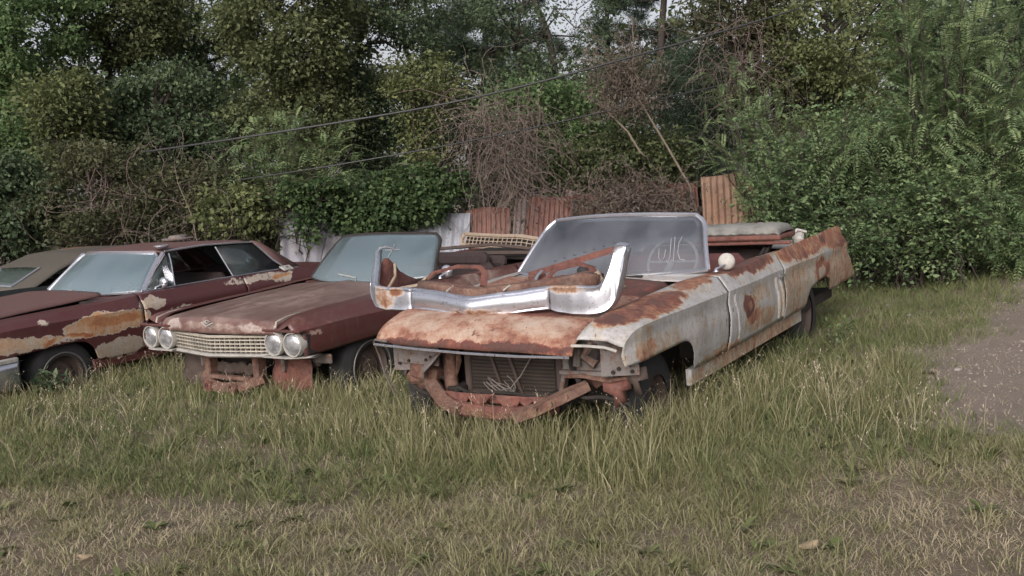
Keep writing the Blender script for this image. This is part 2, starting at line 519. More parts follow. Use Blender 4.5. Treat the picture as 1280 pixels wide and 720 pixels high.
def fender_low(arch_c=-.08, arch_z=.625, front=.61, skin=.40, rr=.33):
    def f(y):
        if y < arch_c + .05: return itp(y, [(-.9, front), (arch_c - .02, arch_z - .004), (arch_c + .05, arch_z)])
        d = (y - arch_c - .05) / (rr - .05)
        if d < 1: return skin + (arch_z - skin) * math.sqrt(max(0, 1 - d ** 3.2))
        return skin
    return f


def hood_mesh(front=-.86, back=.74, w0=(-.70, .70), w1=(-.715, .715), lip=.70, top0=.845, top1=.93, crown=.03, amp=.006, seed=1.0, vee=.05,
              bulge=.07, ridge=.0, zl=0.0, zrr=0.0):
    ny, nx = 44, 40
    G = np.zeros((ny + 1, nx + 1, 3))
    for i in range(ny + 1):
        s = i / ny
        for j in range(nx + 1):
            q = j / nx * 2 - 1
            if s < .25:                               # rolled nose
                a = s / .25 * math.pi / 2
                yy = front + bulge * .9 * (s / .25) ** (1.9 if bulge < .15 else 1.5)
                zz = lip + (top0 - lip) * math.sin(a) ** .85
                k = 0
            else:
                k = (s - .25) / .75
                yy = front + bulge * .9 + (back - front - bulge * .9) * k
                zz = top0 + (top1 - top0) * (k ** .75)
            xl = w0[0] + (w1[0] - w0[0]) * min(1, k * 1.2)
            xr = w0[1] + (w1[1] - w0[1]) * min(1, k * 1.2)
            x = xl + (xr - xl) * (q + 1) / 2
            yy -= vee * (1 - abs(q) ** 1.5) * (1 - k) ** 2
            zz += crown * (1 - q * q) * min(1, s / .25)
            if ridge: zz += ridge * math.exp(-(q / .10) ** 2) * min(1, s / .25)
            e = max(0, (abs(q) - .93) / .07)
            zz -= .028 * e * e * min(1, s / .2)
            zz += (zl * (1 - q) / 2 + zrr * (1 + q) / 2)
            G[i, j] = (x, yy, zz)
    return dent(G, amp, 2.2, seed)


def windshield(root, gmat, fmat, base_c=.78, base_s=1.06, top_c=1.24, top_s=1.42, xb=.80, xt=.66, zb=.93, zbs=.955, zt=1.345, ztc=1.375, fw=.017, name='windshield'):
    ns, nt = 28, 14

    def P(s, t):
        b = np.array([xb * s, base_c + (base_s - base_c) * abs(s) ** 2.2, zb + (zbs - zb) * s * s])
        u = np.array([xt * s, top_c + (top_s - top_c) * abs(s) ** 2.2, ztc + (zt - ztc) * s * s])
        p = b + (u - b) * t
        p[1] -= .018 * math.sin(math.pi * t)
        return p

    def sm(t):
        return 1 - (.085 * ((t - .80) / .20) ** 2.2 if t > .80 else 0)
    G = np.array([[P((2 * i / ns - 1) * sm(j / nt), j / nt) for j in range(nt + 1)] for i in range(ns + 1)])
    g = MB().grid(G).build(name, gmat, root, None, .004)
    path = [P(-sm(t), t) for t in np.linspace(0, 1, 14)] + [P(s * sm(1), 1) for s in np.linspace(-1, 1, 24)[1:-1]] + \
           [P(sm(t), t) for t in np.linspace(1, 0, 14)]
    MB().tube(path, fw, 8).build('windshield_frame', fmat, g)
    path = [P(s, 0) + np.array([0, -.004, .0]) for s in np.linspace(-1, 1, 26)]
    MB().tube(path, fw * .6, 6).build('lower_molding', fmat, g)
    return g, P


def wheel(root, x, y, z=.30, r=.345, turn=0.0, tilt=0.0, ring=False, flat=0.0):
    sg = 1 if x > 0 else -1
    w = bpy.data.objects.new('wheel', None)
    COL.objects.link(w)
    w.parent = root
    w.location = (x, y, z)
    w.rotation_euler = (0, 0, turn)
    tp = [(-.10, .20), (-.105, .25), (-.100, .30), (-.080, r - .008), (-.05, r), (.05, r), (.080, r - .008), (.100, .30), (.105, .25), (.10, .20)]
    mb = MB().lathe(tp, (0, 0, 0), 'x', 36)
    for i in range(len(mb.v)):
        px, py, pz = mb.v[i]
        if pz < -r + .05 + flat: mb.v[i] = (px * 1.12, py, max(pz, -r + flat))
    mb.build('tyre', M['black_rubber'], w)
    rp = [(.085, .205), (.075, .195), (.04, .185), (.03, .15), (.055, .11), (.05, .07), (.065, .06), (.065, .0)]
    rm = MB().lathe(rp, (0, 0, 0), 'x', 30, sg).build('rim', M['wheel_steel'], w)
    MB().lathe([(-.09, .204), (-.02, .19), (0.0, .17), (0.0, .0)], (0, 0, 0), 'x', 24, sg).build('drum', M['dark'], rm)
    if ring:
        MB().lathe([(.098, .243), (.108, .236), (.108, .226), (.098, .220)], (0, 0, 0), 'x', 36, sg).build('trim_ring', M['trim_ring'], w)
    return w


def underbody(root, y0=-.35, y1=4.4, top=.62):
    mb = MB()
    mb.box((0, (.9 + y1) / 2, .34), (1.72, y1 - .9, .10), ch=.01)           # floor pan
    mb.box((0, .86, .62), (1.50, .06, .56), ch=.01)                          # firewall
    for s in (-1, 1):
        mb.box((s * .62, .25, .55), (.05, 1.15, .48), ch=.01)               # inner wheel wells
        mb.box((s * .38, y0 + .45, .33), (.10, 1.3, .12), ch=.01)            # frame rails
        mb.box((s * .60, 3.3, .62), (.05, 1.3, .5), ch=.01)
    mb.box((0, .25, .52), (.55, .75, .36), ch=.06)                           # engine lump
    mb.box((0, 3.4, .44), (1.3, 1.6, .12), ch=.01)
    mb.tube([(-.8, 0, .30), (.8, 0, .30)], .04, 8)
    mb.tube([(-.8, 3.3, .30), (.8, 3.3, .30)], .05, 8)
    return mb.build('underbody', M['dark'], root)


def bench_seat(root, y, mat, w=1.4, back=True, zb=.98, name='seat'):
    mb = MB()
    mb.box((0, y, .52), (w, .52, .20), ch=.05)
    if back: mb.box((0, y + .32, .74), (w, .16, zb - .50), rx=-.16, ch=.06)
    return mb.build(name, mat, root)


def steering(root, c, mat, r=.20):
    n = Vector((0, -.88, .47)).normalized()
    a = Vector((1, 0, 0)); b = n.cross(a)
    mb = MB()
    pts = [Vector(c) + r * (math.cos(t) * a + math.sin(t) * b) for t in np.linspace(0, 2 * math.pi, 37)]
    mb.tube(pts, .011, 8, caps=False)
    mb.tube([Vector(c) - a * r, Vector(c) - a * .04 + n * -.01, Vector(c) + a * .04, Vector(c) + a * r], .009, 6)
    mb.tube([Vector(c), Vector(c) + Vector((0, -.45, -.22))], .025, 8)
    return mb.build('steering_wheel', mat, root)


def round_mirror(root, c, rad, mat, stalk, name='side_mirror'):
    mb = MB().lathe([(-.024, .0), (-.023, rad * .5), (-.014, rad * .82), (-.002, rad * .97), (.004, rad), (.016, rad), (.018, rad * .95), (.012, rad * .92), (.010, 0)], c, 'y', 24)
    o = mb.build(name, mat, root)
    MB().tube([np.array(c) + (0, -.02, -rad * .3), np.array(stalk) + (0, 0, .02), stalk], [.008, .009, .02], 8).build('mirror_stalk', M['chrome'], o)
    return o


def ymirror(G):
    H = G.copy(); H[..., 0] *= -1
    return H[::-1]


def car_matrix(x, y, z, yaw, cp, cr):
    Rm = rot('z', yaw) @ rot('x', cp) @ rot('y', cr)
    m = Matrix.Identity(4)
    for i in range(3):
        for j in range(3): m[i][j] = Rm[i][j]
    m.translation = Vector((x, y, z))
    return m


MW = car_matrix(.1767, 6.5042, .0315, -.55976, .01186, .0128)
MM = car_matrix(-1.9842, 8.6405, -.0283, -.59122, .01076, .01864)
ML = car_matrix(-5.1231, 9.6358, -.0398, -.55148, .01273, .02268)
MK = car_matrix(-7.15, 10.9, -.05, -.55, .005, .015) @ Matrix.Translation((-.62, 5.35, 0)) @ Matrix.Rotation(math.pi, 4, 'Z')

S_STD = cadillac_S()


def K(v): return lambda t: v


def common_body(root, body, S, tail=4.6, right=True, doors=True, door_y=(.90, 2.28), low_door=.40, fin_low=None, fmat=None, dmat=None, qmat=None,
                nose=None, low=None, nose_y=None, rightfender=-.86, tail_low=None):
    low = low or fender_low()
    fm, dm, qm = fmat or body, dmat or body, qmat or body
    ny = nose_y or (lambda t: -.86)
    out = {}
    out['fender'] = MB().grid(side_panel(ny, lambda t: door_y[0] - .008 - .05 * max(0, t - 1) * 0, low, S, nose=nose, seed=3)).build('fender', fm, root, 30, .004)
    out['door'] = MB().grid(side_panel(lambda t: door_y[0] + .008, lambda t: door_y[1] - .008, lambda y: low_door + .02 * (y - 1), S, seed=9)).build('door', dm, root, 30, .004)
    ql = tail_low or (lambda y: itp(y, [(2.2, .42), (2.95, .40), (2.97, .44), (3.0, .52), (3.15, .58), (3.35, .60), (3.55, .58), (3.7, .50), (3.75, .42), (4.6, .44)]))
    out['quarter'] = MB().grid(side_panel(lambda t: door_y[1] + .008, lambda t: tail, ql, S, seed=5)).build('quarter_panel', qm, root, 30, .004)
    if right:
        MB().grid(side_panel(lambda t: rightfender, lambda t: door_y[0] - .008, low, S, nose=nose, seed=13, sgn=-1)).build('fender', fm, root, 30, .004)
        MB().grid(side_panel(lambda t: door_y[0] + .008, lambda t: door_y[1] - .008, lambda y: low_door, S, seed=19, sgn=-1)).build('door', dm, root, 30, .004)
        MB().grid(side_panel(lambda t: door_y[1] + .008, lambda t: tail, ql, S, seed=15, sgn=-1)).build('quarter_panel', qm, root, 30, .004)
    # deck lid
    G = np.zeros((16, 17, 3))
    for i in range(16):
        for j in range(17):
            q = j / 8 - 1; k = i / 15
            G[i, j] = (q * .745, 3.05 + (tail - 3.08) * k, .925 - .015 * k * k - .12 * max(0, k - .85) / .15 * .6 + .02 * (1 - q * q))
    MB().grid(dent(G, .006, 2, 4)).build('trunk_lid', qm, root, 35, .006)
    # rear face
    MB().box((0, tail - .06, .62), (1.8, .05, .46), ch=.01).build('rear_panel', qm, root)
    # cowl between hood and windshield
    G = np.zeros((7, 25, 3))
    for i in range(7):
        for j in range(25):
            q = j / 12 - 1; k = i / 6
            yf = .755 + .10 * abs(q) ** 2; yb = .775 + .285 * abs(q) ** 2.2 + .03
            G[i, j] = (q * .80, yf + (yb - yf) * k, .905 + .035 * k * (1 - .2 * q * q) + .015 * (1 - q * q))
    MB().grid(G).build('cowl', fm, root, 35, .006)
    # rocker sills
    for s in (-1, 1):
        MB().box((s * .935, 1.62, .345), (.05, 2.62, .105), ch=.015).build('rocker_panel', qm, root)
    # inner door tops (trim)
    for s in (-1, 1):
        MB().box((s * .765, 1.6, .76), (.03, 1.32, .34), ch=.01).build('door_trim', M['interior_red'], root)
    return out


# ================================================================== WHITE CONVERTIBLE
def build_white():
    root = empty('convertible_car', 'rusty white open convertible wreck with no front bumper, its nose stripped to the radiator', 'car', MW)
    S = cadillac_S()
    S['zr'] = [(-.9, .835), (-.5, .862), (.4, .900), (.9, .925), (1.0, .925), (2.2, .955), (2.35, .965), (3.7, 1.0), (4.7, 1.02), (5.2, 1.0)]
    S['zg'] = [(-.9, .845), (-.5, .875), (.4, .915), (.9, .935), (2.3, .925), (3.0, .91), (5, .88)]

    def nose(x, y, z, t):
        if y > -.55: return x, y, z
        k = (-.55 - y) / .31
        d = max(0, x - .70) / .3
        y2 = y + .17 * d * k                            # outer corner sits further back
        if t > 1.0: z -= .075 * k ** 3.0 * (1 if t < 2 else 1 - .15 * (t - 2))
        if t <= 1.0: z -= .07 * k ** 3 * t
        return x - .02 * k * k, y2, z

    tail_low = lambda y: itp(y, [(2.2, .40), (2.45, .405), (2.98, .405), (3.01, .52), (3.08, .56), (3.3, .59), (3.6, .595), (3.80, .55), (3.84, .44), (4.15, .42), (4.3, .45), (4.6, .43), (5.0, .44)])
    ty = lambda t: itp(t, [(0, 5.04), (.35, 4.82), (.7, 4.66), (1, 4.60), (1.3, 4.56), (1.45, 4.47), (1.7, 4.52), (2, 4.46), (3, 4.38)])
    low = fender_low()
    MB().grid(side_panel(K(-.86), K(.892), low, S, nose=nose, seed=3, amp=.007)).build('fender', M['white_body'], root, 30, .004)
    MB().grid(side_panel(K(-.20), K(.892), low, S, seed=13, sgn=-1)).build('fender', M['white_body'], root, 30, .004)
    dl = MB().grid(side_panel(K(.908), K(2.262), lambda y: .395 + .012 * (y - .9), S, seed=9, amp=.010)).build('door', M['white_body'], root, 30, .004)
    # raised door edge beads and latch
    for y in (1.02, 2.02, 2.14):
        mb = MB()
        mb.tube([(1.003 + itp(z - .82, SEC), y + (.82 - z) * .25, z) for z in np.linspace(.78, .44, 12)], .011, 6)
        mb.build('door_bead', M['white_body'], dl)
    mb = MB(); mb.box((1.012, 2.17, .775), (.02, .13, .022), ch=.006)
    mb.build('door_handle', M['chrome'], dl)
    MB().grid(side_panel(K(.908), K(2.262), lambda y: .40, S, seed=19, sgn=-1)).build('door', M['white_body'], root, 30, .004)
    MB().grid(side_panel(K(2.278), ty, tail_low, S, seed=5, amp=.012)).build('quarter_panel', M['white_body'], root, 30, .004)
    MB().grid(side_panel(K(2.278), ty, tail_low, S, seed=15, sgn=-1)).build('quarter_panel', M['white_body'], root, 30, .004)
    # fender lip molding (underside edge of the headlamp brow)
    mb = MB(); mb.tube([(.69, -.862, .752), (.76, -.84, .750), (.86, -.79, .735), (.92, -.76, .71)], .009, 6)
    mb.build('brow_molding', M['pale_metal'], root)
    # hood, slightly off its hinges
    MB().grid(hood_mesh(-.80, .74, (-.785, .655), (-.74, .64), .70, .862, .93, .020, .014, 2.0, .05, .40, 0, .03, -.022)).build('hood', M['white_hood'], root, 35, .012)
    mb = MB()
    mb.tube([(-.76, -.845, .715), (-.4, -.875, .700), (0, -.895, .690), (.35, -.885, .682), (.665, -.85, .680)], .0085, 6)
    mb.build('hood_molding', M['chrome'], root)
    mb = MB()
    mb.tube([(-.66, -.84, .735), (-.76, -.83, .742), (-.80, -.80, .72), (-.815, -.74, .62), (-.81, -.70, .48), (-.775, -.66, .34)], .007, 6)
    mb.build('loose_trim_strip', M['grey_metal'], root)
    # trunk deck and rear face
    G = np.zeros((14, 17, 3))
    for i in range(14):
        for j in range(17):
            q = j / 8 - 1; k = i / 13
            G[i, j] = (q * .72, 3.25 + 1.1 * k, .905 - .03 * k + .02 * (1 - q * q))
    MB().grid(dent(G, .008, 2, 4)).build('trunk_lid', M['white_body'], root, 35, .006)
    MB().box((0, 4.25, .70), (1.76, .05, .34), ch=.01).build('rear_panel', M['red_rust'], root)
    G = np.zeros((7, 25, 3))
    for i in range(7):
        for j in range(25):
            q = j / 12 - 1; k = i / 6
            yf = .735 + .02 * abs(q) ** 2; yb = .80 + .285 * abs(q) ** 2.2
            G[i, j] = (q * .80, yf + (yb - yf) * k, .912 + .03 * k * (1 - .2 * q * q) + .018 * (1 - q * q))
    MB().grid(G).build('cowl', M['white_body'], root, 35, .006)
    for s in (-1, 1):
        MB().box((s * .918, 1.62, .335), (.04, 2.66, .11), ch=.005).build('rocker_panel', M['white_body'], root)
    for s in (-1, 1):
        MB().box((s * .765, 1.6, .74), (.03, 1.32, .34), ch=.01).build('door_trim', M['interior_red'], root)
    underbody(root)
    # glass with scribbled marks
    g, P = windshield(root, M['glass_w'], M['chrome'], zt=1.335, ztc=1.372, fw=.018)
    mk = MB()

    def stroke(pts):
        mk.tube([P(s, t) + np.array([0, -.012, 0]) for s, t in pts], .0030, 5)
    stroke([(.60, .44), (.605, .30), (.63, .22), (.655, .30), (.66, .42)])
    stroke([(.70, .60), (.705, .30), (.69, .20), (.675, .24)])
    stroke([(.80, .62), (.775, .52), (.77, .36), (.79, .24), (.83, .22)])
    stroke([(.735, .62), (.735, .22)])
    mk.build('glass_marking', M['chalk'], g)
    mb = MB(); mb.tube([P(-.02, .34) * 1.0 + np.array([0, -.01, -.1]), P(.0, 0) + np.array([.1, -.02, .02]), P(.25, 0) + np.array([0, -.05, .01])], .006, 6)
    mb.tube([(.14, .80, .948), (.32, .79, .945), (.40, .80, .94)], [.005, .008, .016], 6)
    mb.build('wiper', M['dark'], root)
    # cabin
    mb = MB(); mb.box((0, 1.06, .86), (1.48, .24, .16), rx=.1, ch=.05)
    mb.build('dashboard', M['interior_red'], root)
    steering(root, (.38, 1.42, .985), M['white_plastic'], .20)
    bench_seat(root, 1.85, M['interior_red'], zb=.96)
    bench_seat(root, 2.75, M['interior'], 1.25, True, .96, 'rear_seat')
    # folded top frame
    mb = MB()
    for (y, z, w) in ((2.95, .97, .70), (3.03, 1.0, .72), (3.13, .98, .70)):
        mb.tube([(-w, y - .35, .90), (-w + .03, y - .05, z), (-w * .5, y + .05, z + .03), (w * .5, y + .05, z + .03), (w - .03, y - .05, z), (w, y - .35, .90)], .016, 6)
    mb.build('top_bow', M['dark'], root)
    round_mirror(root, (.90, 1.17, 1.005), .062, M['white_plastic'], (.86, 1.06, .945))
    # nose: radiator and its support
    rad = MB(); rad.box((.02, -.40, .545), (.66, .06, .42), ch=.01)
    rad = rad.build('radiator', M['dark'], root)
    mb = MB()
    for k in range(17): mb.box((.02, -.436, .355 + k * .0235), (.62, .010, .009))
    mb.build('radiator_fins', M['radiator'], rad)
    mb = MB()
    for dx in (-.12, .02): mb.tube([(dx - .06, -.447, .74), (dx + .06, -.447, .38), (dx + .08, -.45, .34)], .014, 4)
    mb.box((.365, -.41, .55), (.05, .07, .46), ch=.008); mb.box((-.325, -.41, .55), (.05, .07, .46), ch=.008)
    mb.box((.02, -.41, .325), (.74, .07, .05), ch=.008)
    mb.build('radiator_support', M['wheel_steel'], rad)
    MB().tube([(-.43, -.48, .28), (-.43, -.49, .5), (-.43, -.50, .70)], [.05, .045, .045], 12).build('support_post', M['rust'], root)
    # frame horns and crossmember
    mb = MB()
    mb.tube([(-.62, -.50, .46), (-.50, -.60, .41), (-.34, -.70, .33), (-.20, -.74, .29)], [.052, .056, .054, .045], 5, flat=(1, .8))
    
    mb.build('frame_horn', M['rust'], root)
    mb = MB()
    mb.tube([(.24, -.80, .285), (.36, -.75, .33), (.52, -.66, .405), (.62, -.56, .45)], [.05, .056, .056, .05], 5, flat=(1, .8))
    fh = mb.build('frame_horn', M['rust'], root)
    for q in ((.38, -.790, .345), (.46, -.745, .375), (.54, -.695, .410)): MB().lathe([(-.003, .018), (.004, .016), (.004, 0)], q, 'y', 10).build('dark_hole_disc', M['dark'], fh)  # raised dark discs, the shade of a hole put into their colour
    mb = MB()
    mb.tube([(-.42, -.64, .33), (-.2, -.68, .285), (.02, -.69, .275), (.24, -.68, .285), (.44, -.64, .34)], .06, 8, flat=(1, .8))
    mb.box((.0, -.60, .335), (.76, .05, .04), ch=.01)
    mb.build('crossmember', M['red_rust'], root)
    # sheet metal left hanging either side
    mb = MB()
    mb.box((-.60, -.62, .625), (.36, .012, .15), ry=.05); mb.box((-.72, -.60, .60), (.14, .012, .20), rz=.3); mb.box((-.47, -.60, .66), (.03, .05, .16))
    pl = mb.build('apron_plate', M['grey_metal'], root)
    for q in ((-.70, .66), (-.66, .57), (-.58, .69), (-.52, .58), (-.48, .60), (-.74, .55)): MB().lathe([(-.002, .011), (-.011, .010), (-.011, 0)], (q[0], -.625, q[1]), 'y', 8).build('dark_hole_disc', M['dark'], pl)  # dark discs painted as shaded holes
    mb = MB()
    mb.box((-.58, -.55, .49), (.22, .16, .14), ry=.2, ch=.04); mb.box((-.66, -.56, .45), (.12, .10, .10), rz=.4, ch=.03)
    mb.build('lamp_bracket', M['rust'], root)
    mb = MB(); mb.tube([(-.40, -.62, .64), (-.46, -.66, .57), (-.50, -.68, .53), (-.52, -.66, .47)], [.03, .05, .045, .02], 8, flat=(1, .4))
    mb.build('bent_bracket', M['grey_metal'], root)
    mb = MB()
    mb.box((.60, -.52, .63), (.32, .012, .22)); mb.tube([(.48, -.545, .72), (.56, -.55, .66), (.55, -.55, .57)], .028, 8)
    mb.tube([(.66, -.545, .72), (.60, -.55, .63), (.68, -.55, .58)], .03, 8); mb.box((.60, -.54, .525), (.34, .06, .03), ch=.008)
    mb.box((.43, -.47, .52), (.03, .06, .40), ry=.25, ch=.006)
    mb.build('apron_plate', M['grey_metal'], root)
    mb = MB(); mb.box((.86, -.60, .63), (.22, .012, .19), rz=.45); mb.box((.79, -.56, .62), (.03, .07, .20))
    pl = mb.build('lamp_panel', M['grey_metal'], root)
    for q in ((.80, -.642, .70), (.86, -.615, .58), (.92, -.59, .60), (.93, -.583, .56), (.83, -.63, .56)): MB().lathe([(-.002, .012), (-.014, .011), (-.014, 0)], q, 'y', 8).build('dark_hole_disc', M['dark'], pl)  # more dark discs in place of real shaded holes
    def plate(outline, y, name, mt, bend=.03, rz=0.0):
        O_ = np.array([(p[0], y + bend * math.sin(p[0] * 23 + p[1] * 17) + rz * (p[0] - outline[0][0]), p[1]) for p in outline])
        b_ = MB(); c_ = O_.mean(0) + (0, -.012, 0)
        b_.add(list(O_) + [c_], [(i_, (i_ + 1) % len(O_), len(O_)) for i_ in range(len(O_))])
        return b_.build(name, mt, root, 60, .008)
    mb = MB(); mb.tube([(.46, -.53, .50), (.60, -.56, .515), (.76, -.55, .49), (.93, -.50, .52)], [.03, .032, .03, .02], 6, flat=(1, .6)); mb.build('bumper_bracket', M['rust'], root)
    plate([(.72, .50), (.80, .52), (.88, .50), (.88, .44), (.84, .425), (.845, .36), (.79, .33), (.785, .40), (.73, .43)], -.56, 'torn_plate', M['red_rust'], .02, .3)
    plate([(.88, .56), (.97, .57), (.985, .50), (.95, .49), (.955, .41), (.91, .40), (.905, .47), (.875, .49)], -.53, 'torn_plate', M['wheel_steel'], .02, .4)
    plate([(.54, .56), (.64, .58), (.74, .55), (.72, .47), (.66, .43), (.58, .46), (.53, .50)], -.50, 'torn_plate', M['red_rust'], .03)
    plate([(-.72, .56), (-.60, .58), (-.50, .55), (-.47, .47), (-.52, .38), (-.62, .36), (-.70, .42), (-.74, .50)], -.53, 'torn_plate', M['rust'], .04)
    plate([(-.80, .70), (-.72, .73), (-.66, .70), (-.68, .58), (-.73, .46), (-.78, .44), (-.81, .55)], -.56, 'torn_plate', M['grey_metal'], .02, -.2)
    plate([(-.46, .72), (-.38, .72), (-.36, .55), (-.38, .44), (-.44, .46), (-.47, .60)], -.47, 'torn_plate', M['rust'], .02)
    plate([(.40, .74), (.52, .74), (.56, .66), (.50, .57), (.43, .55), (.395, .62)], -.44, 'torn_plate', M['grey_metal'], .03)
    for pts_, r_ in (([(-.70, -.42, .62), (-.60, -.50, .50), (-.46, -.52, .44), (-.40, -.44, .36)], .016), ([(.46, -.45, .66), (.58, -.50, .60), (.70, -.46, .64), (.80, -.40, .60)], .014),
                     ([(.50, -.56, .44), (.60, -.60, .38), (.72, -.58, .40), (.86, -.50, .34)], .012), ([(-.34, -.56, .40), (-.2, -.60, .36), (.0, -.58, .39), (.3, -.57, .36)], .012),
                     ([(-.78, -.5, .5), (-.66, -.58, .36), (-.5, -.52, .30)], .02), ([(.52, -.5, .70), (.50, -.54, .58), (.56, -.55, .47)], .018)):
        MB().tube(branch_like(pts_), r_, 7).build('hose', M['dark'], root)
    edge_ = [(x_, .335 + .075 * mnoise.noise(Vector((x_ * 13, 1.3, 0))) + .03 * mnoise.noise(Vector((x_ * 40, 7.3, 0)))) for x_ in np.linspace(-.38, .46, 41)]
    vb = MB(); vb.grid(np.array([[(x_, -.62 - .06 * (1 - (x_ / .55) ** 2) + .012 * mnoise.noise(Vector((x_ * 14, k_, 2))), zl_ + (.39 - zl_) * k_) for k_ in np.linspace(0, 1, 5)] for x_, zl_ in edge_]))
    vb.build('lower_valance', M['red_rust'], root, 50, .006)
    mb = MB(); mb.box((.0, -.18, .50), (1.5, .04, .5), ch=.01); mb.build('dark_backing', M['dark'], root)  # added dark sheet standing in for the shade of the engine bay
    mb = MB(); mb.lathe([(-.03, .0), (-.03, .05), (.0, .075), (.05, .08), (.05, .0)], (.64, -.52, .64), 'y', 16); mb.build('lamp_bucket', M['dark'], root)
    # loose wiring
    mb = MB()
    for k in range(5):
        c = np.array([-.05 + .09 * random.random() + (.2 if k > 4 else 0), -.50 - .05 * random.random(), .40 + .05 * random.random()])
        ph, n = random.random() * 6, 20
        mb.tube([c + np.array([.12 * math.sin(ph + t * 2.2) * (1 - t * .07), -.03 * math.sin(t * 3 + ph), .05 * math.cos(ph + t * 2.9) - .012 * t]) for t in np.linspace(0, 3.4, n)], .003, 5)
    mb.tube([(.20, -.46, .62), (.12, -.50, .48), (.05, -.52, .40), (-.1, -.53, .36)], .004, 5)
    mb.build('loose_wire', M['wire'], root)
    wheel(root, .735, -.04, .22, turn=.06, flat=.05)
    wheel(root, -.79, -.06, .315, flat=.03)
    wheel(root, .78, 3.36, .27, flat=.06)
    wheel(root, -.78, 3.32, .30, flat=.03)
    return root


# ================================================================== CHROME BUMPER ON ITS HOOD
def build_bumper():
    O = np.array([-.08, -.62, .90])
    mat = MW @ Matrix.Translation(Vector(O + np.array([-.105, .155, -.027])))
    root = empty('chrome_bumper', 'loose rust stained chrome front bumper with upturned ends lying across the white car hood', 'bumper', mat)

    def bar(stations, xs, name, m, depth=.07, lean=0.0, lip=.010):
        """pressed bar: flat face with a rolled lip at both edges and returns behind"""
        sx = [q[0] for q in stations]
        G = []
        for x in xs:
            y, zb, zt = [np.interp(x, sx, [q[k] for q in stations]) for k in (1, 2, 3)]
            h = zt - zb
            e = min(.016, h * .2)
            row = []
            for z, dy in ((zb + e * .5, depth), (zb + .001, .022), (zb, .004), (zb + e * .45, -.008), (zb + e, -.005), (zb + h * .30, -lip), (zb + h * .55, -lip * 1.2),
                          (zb + h * .8, -lip * .8), (zt - e, -.003), (zt - e * .5, -.010), (zt, -.002), (zt - .001, .02), (zt - e * .3, depth * .8)):
                row.append((x, y + dy + lean * max(0, z - 1.07), z))
            G.append(row)
        return MB().grid(dent(dent(np.array(G), .006, 5, 2), .002, 17, 6) - O).build(name, m, root, 50, .004)
    CB = M['chrome_bumper']
    bar([(-.615, -.605, .915, 1.055), (-.35, -.67, .905, 1.035), (-.10, -.735, .893, 1.015), (-.06, -.737, .893, 1.015), (.2, -.68, .905, 1.04), (.455, -.615, .925, 1.065)],
        np.linspace(-.612, .452, 44), 'center_bar', CB, .07, 0, .022)
    pr = bar([(.455, -.625, .925, 1.066), (.50, -.636, .914, 1.070), (.62, -.645, .900, 1.070), (.72, -.64, .896, 1.069), (.775, -.63, .900, 1.069), (.80, -.62, .905, 1.076), (.82, -.612, .912, 1.10), (.835, -.605, .92, 1.14),
              (.85, -.597, .932, 1.195), (.862, -.59, .946, 1.25), (.872, -.585, .962, 1.290), (.884, -.578, .990, 1.306), (.90, -.57, 1.05, 1.312), (.915, -.56, 1.14, 1.310), (.926, -.553, 1.22, 1.303), (.934, -.547, 1.275, 1.292)],
             np.concatenate([np.linspace(.457, .76, 22), np.linspace(.77, .934, 40)]), 'bumper_end', CB, .06, .20, .006)
    pl = bar([(-1.098, -.44, 1.20, 1.285), (-1.092, -.46, 1.10, 1.298), (-1.085, -.475, 1.04, 1.300), (-1.072, -.49, .990, 1.292), (-1.058, -.50, .962, 1.268), (-1.040, -.51, .944, 1.215), (-1.020, -.525, .930, 1.13), (-1.004, -.535, .922, 1.08),
              (-.975, -.555, .912, 1.060), (-.85, -.60, .903, 1.056), (-.70, -.615, .905, 1.056), (-.64, -.615, .910, 1.056), (-.615, -.605, .92, 1.05)],
             np.concatenate([np.linspace(-1.098, -1.0, 40), np.linspace(-.99, -.617, 20)]), 'bumper_end', CB, .06, .45, .006)
    MB().tube([np.array(q) - O for q in ((-1.085, -.375, 1.285), (-1.07, -.36, 1.312), (-1.04, -.33, 1.318), (-1.01, -.30, 1.305), (-.995, -.285, 1.28))], [.018, .02, .02, .018, .012], 8, flat=(1, .5)).build('curled_tip', CB, pl)
    poly = [(-.50, .97), (-.46, 1.06), (-.40, 1.17), (-.355, 1.235), (-.31, 1.235), (-.27, 1.20), (-.25, 1.19), (-.20, 1.13), (-.12, 1.085), (-.03, 1.05), (.0, 1.03), (0, .97)]
    cx = (-.3, 1.02)
    mb = MB()
    V = [np.array([-1.045 + .07 * (p[0] + .25), p[0], p[1]]) - O for p in poly] + [np.array([-1.07, cx[0], cx[1]]) - O]
    mb.add(V, [(i, (i + 1) % len(poly), len(poly)) for i in range(len(poly))])
    mb.build('inner_plate', M['red_rust'], pl, 60, .008)
    mb = MB(); mb.tube([np.array(q) - O for q in ((-1.0, -.42, 1.0), (-1.0, -.30, 1.10), (-1.01, -.28, 1.19))], .012, 6)
    mb.build('inner_stay', M['beige'], pl)
    mb = MB(); mb.tube([np.array(q) - O for q in ((-.80, -.50, 1.04), (-.66, -.48, 1.06), (-.60, -.46, 1.11))], .012, 5)
    mb.build('inner_stay', M['beige'], pl)
    # rusty reinforcement behind the chrome
    mb = MB()
    path = [(-.62, -.52, 1.085), (-.35, -.60, 1.068), (-.07, -.665, 1.05), (.2, -.60, 1.072), (.46, -.53, 1.10), (.60, -.46, 1.125), (.68, -.38, 1.10)]
    Gs = []
    for p in path:
        p = np.array(p) - O
        Gs.append([p + (0, .03, -.075), p + (0, -.012, -.07), p + (0, -.015, -.010), p + (0, -.008, 0), p + (0, .06, .006), p + (0, .066, -.03)])
    mb.grid(np.array(Gs))
    mb.build('reinforcement_bar', M['rust'], root, 30, .006)
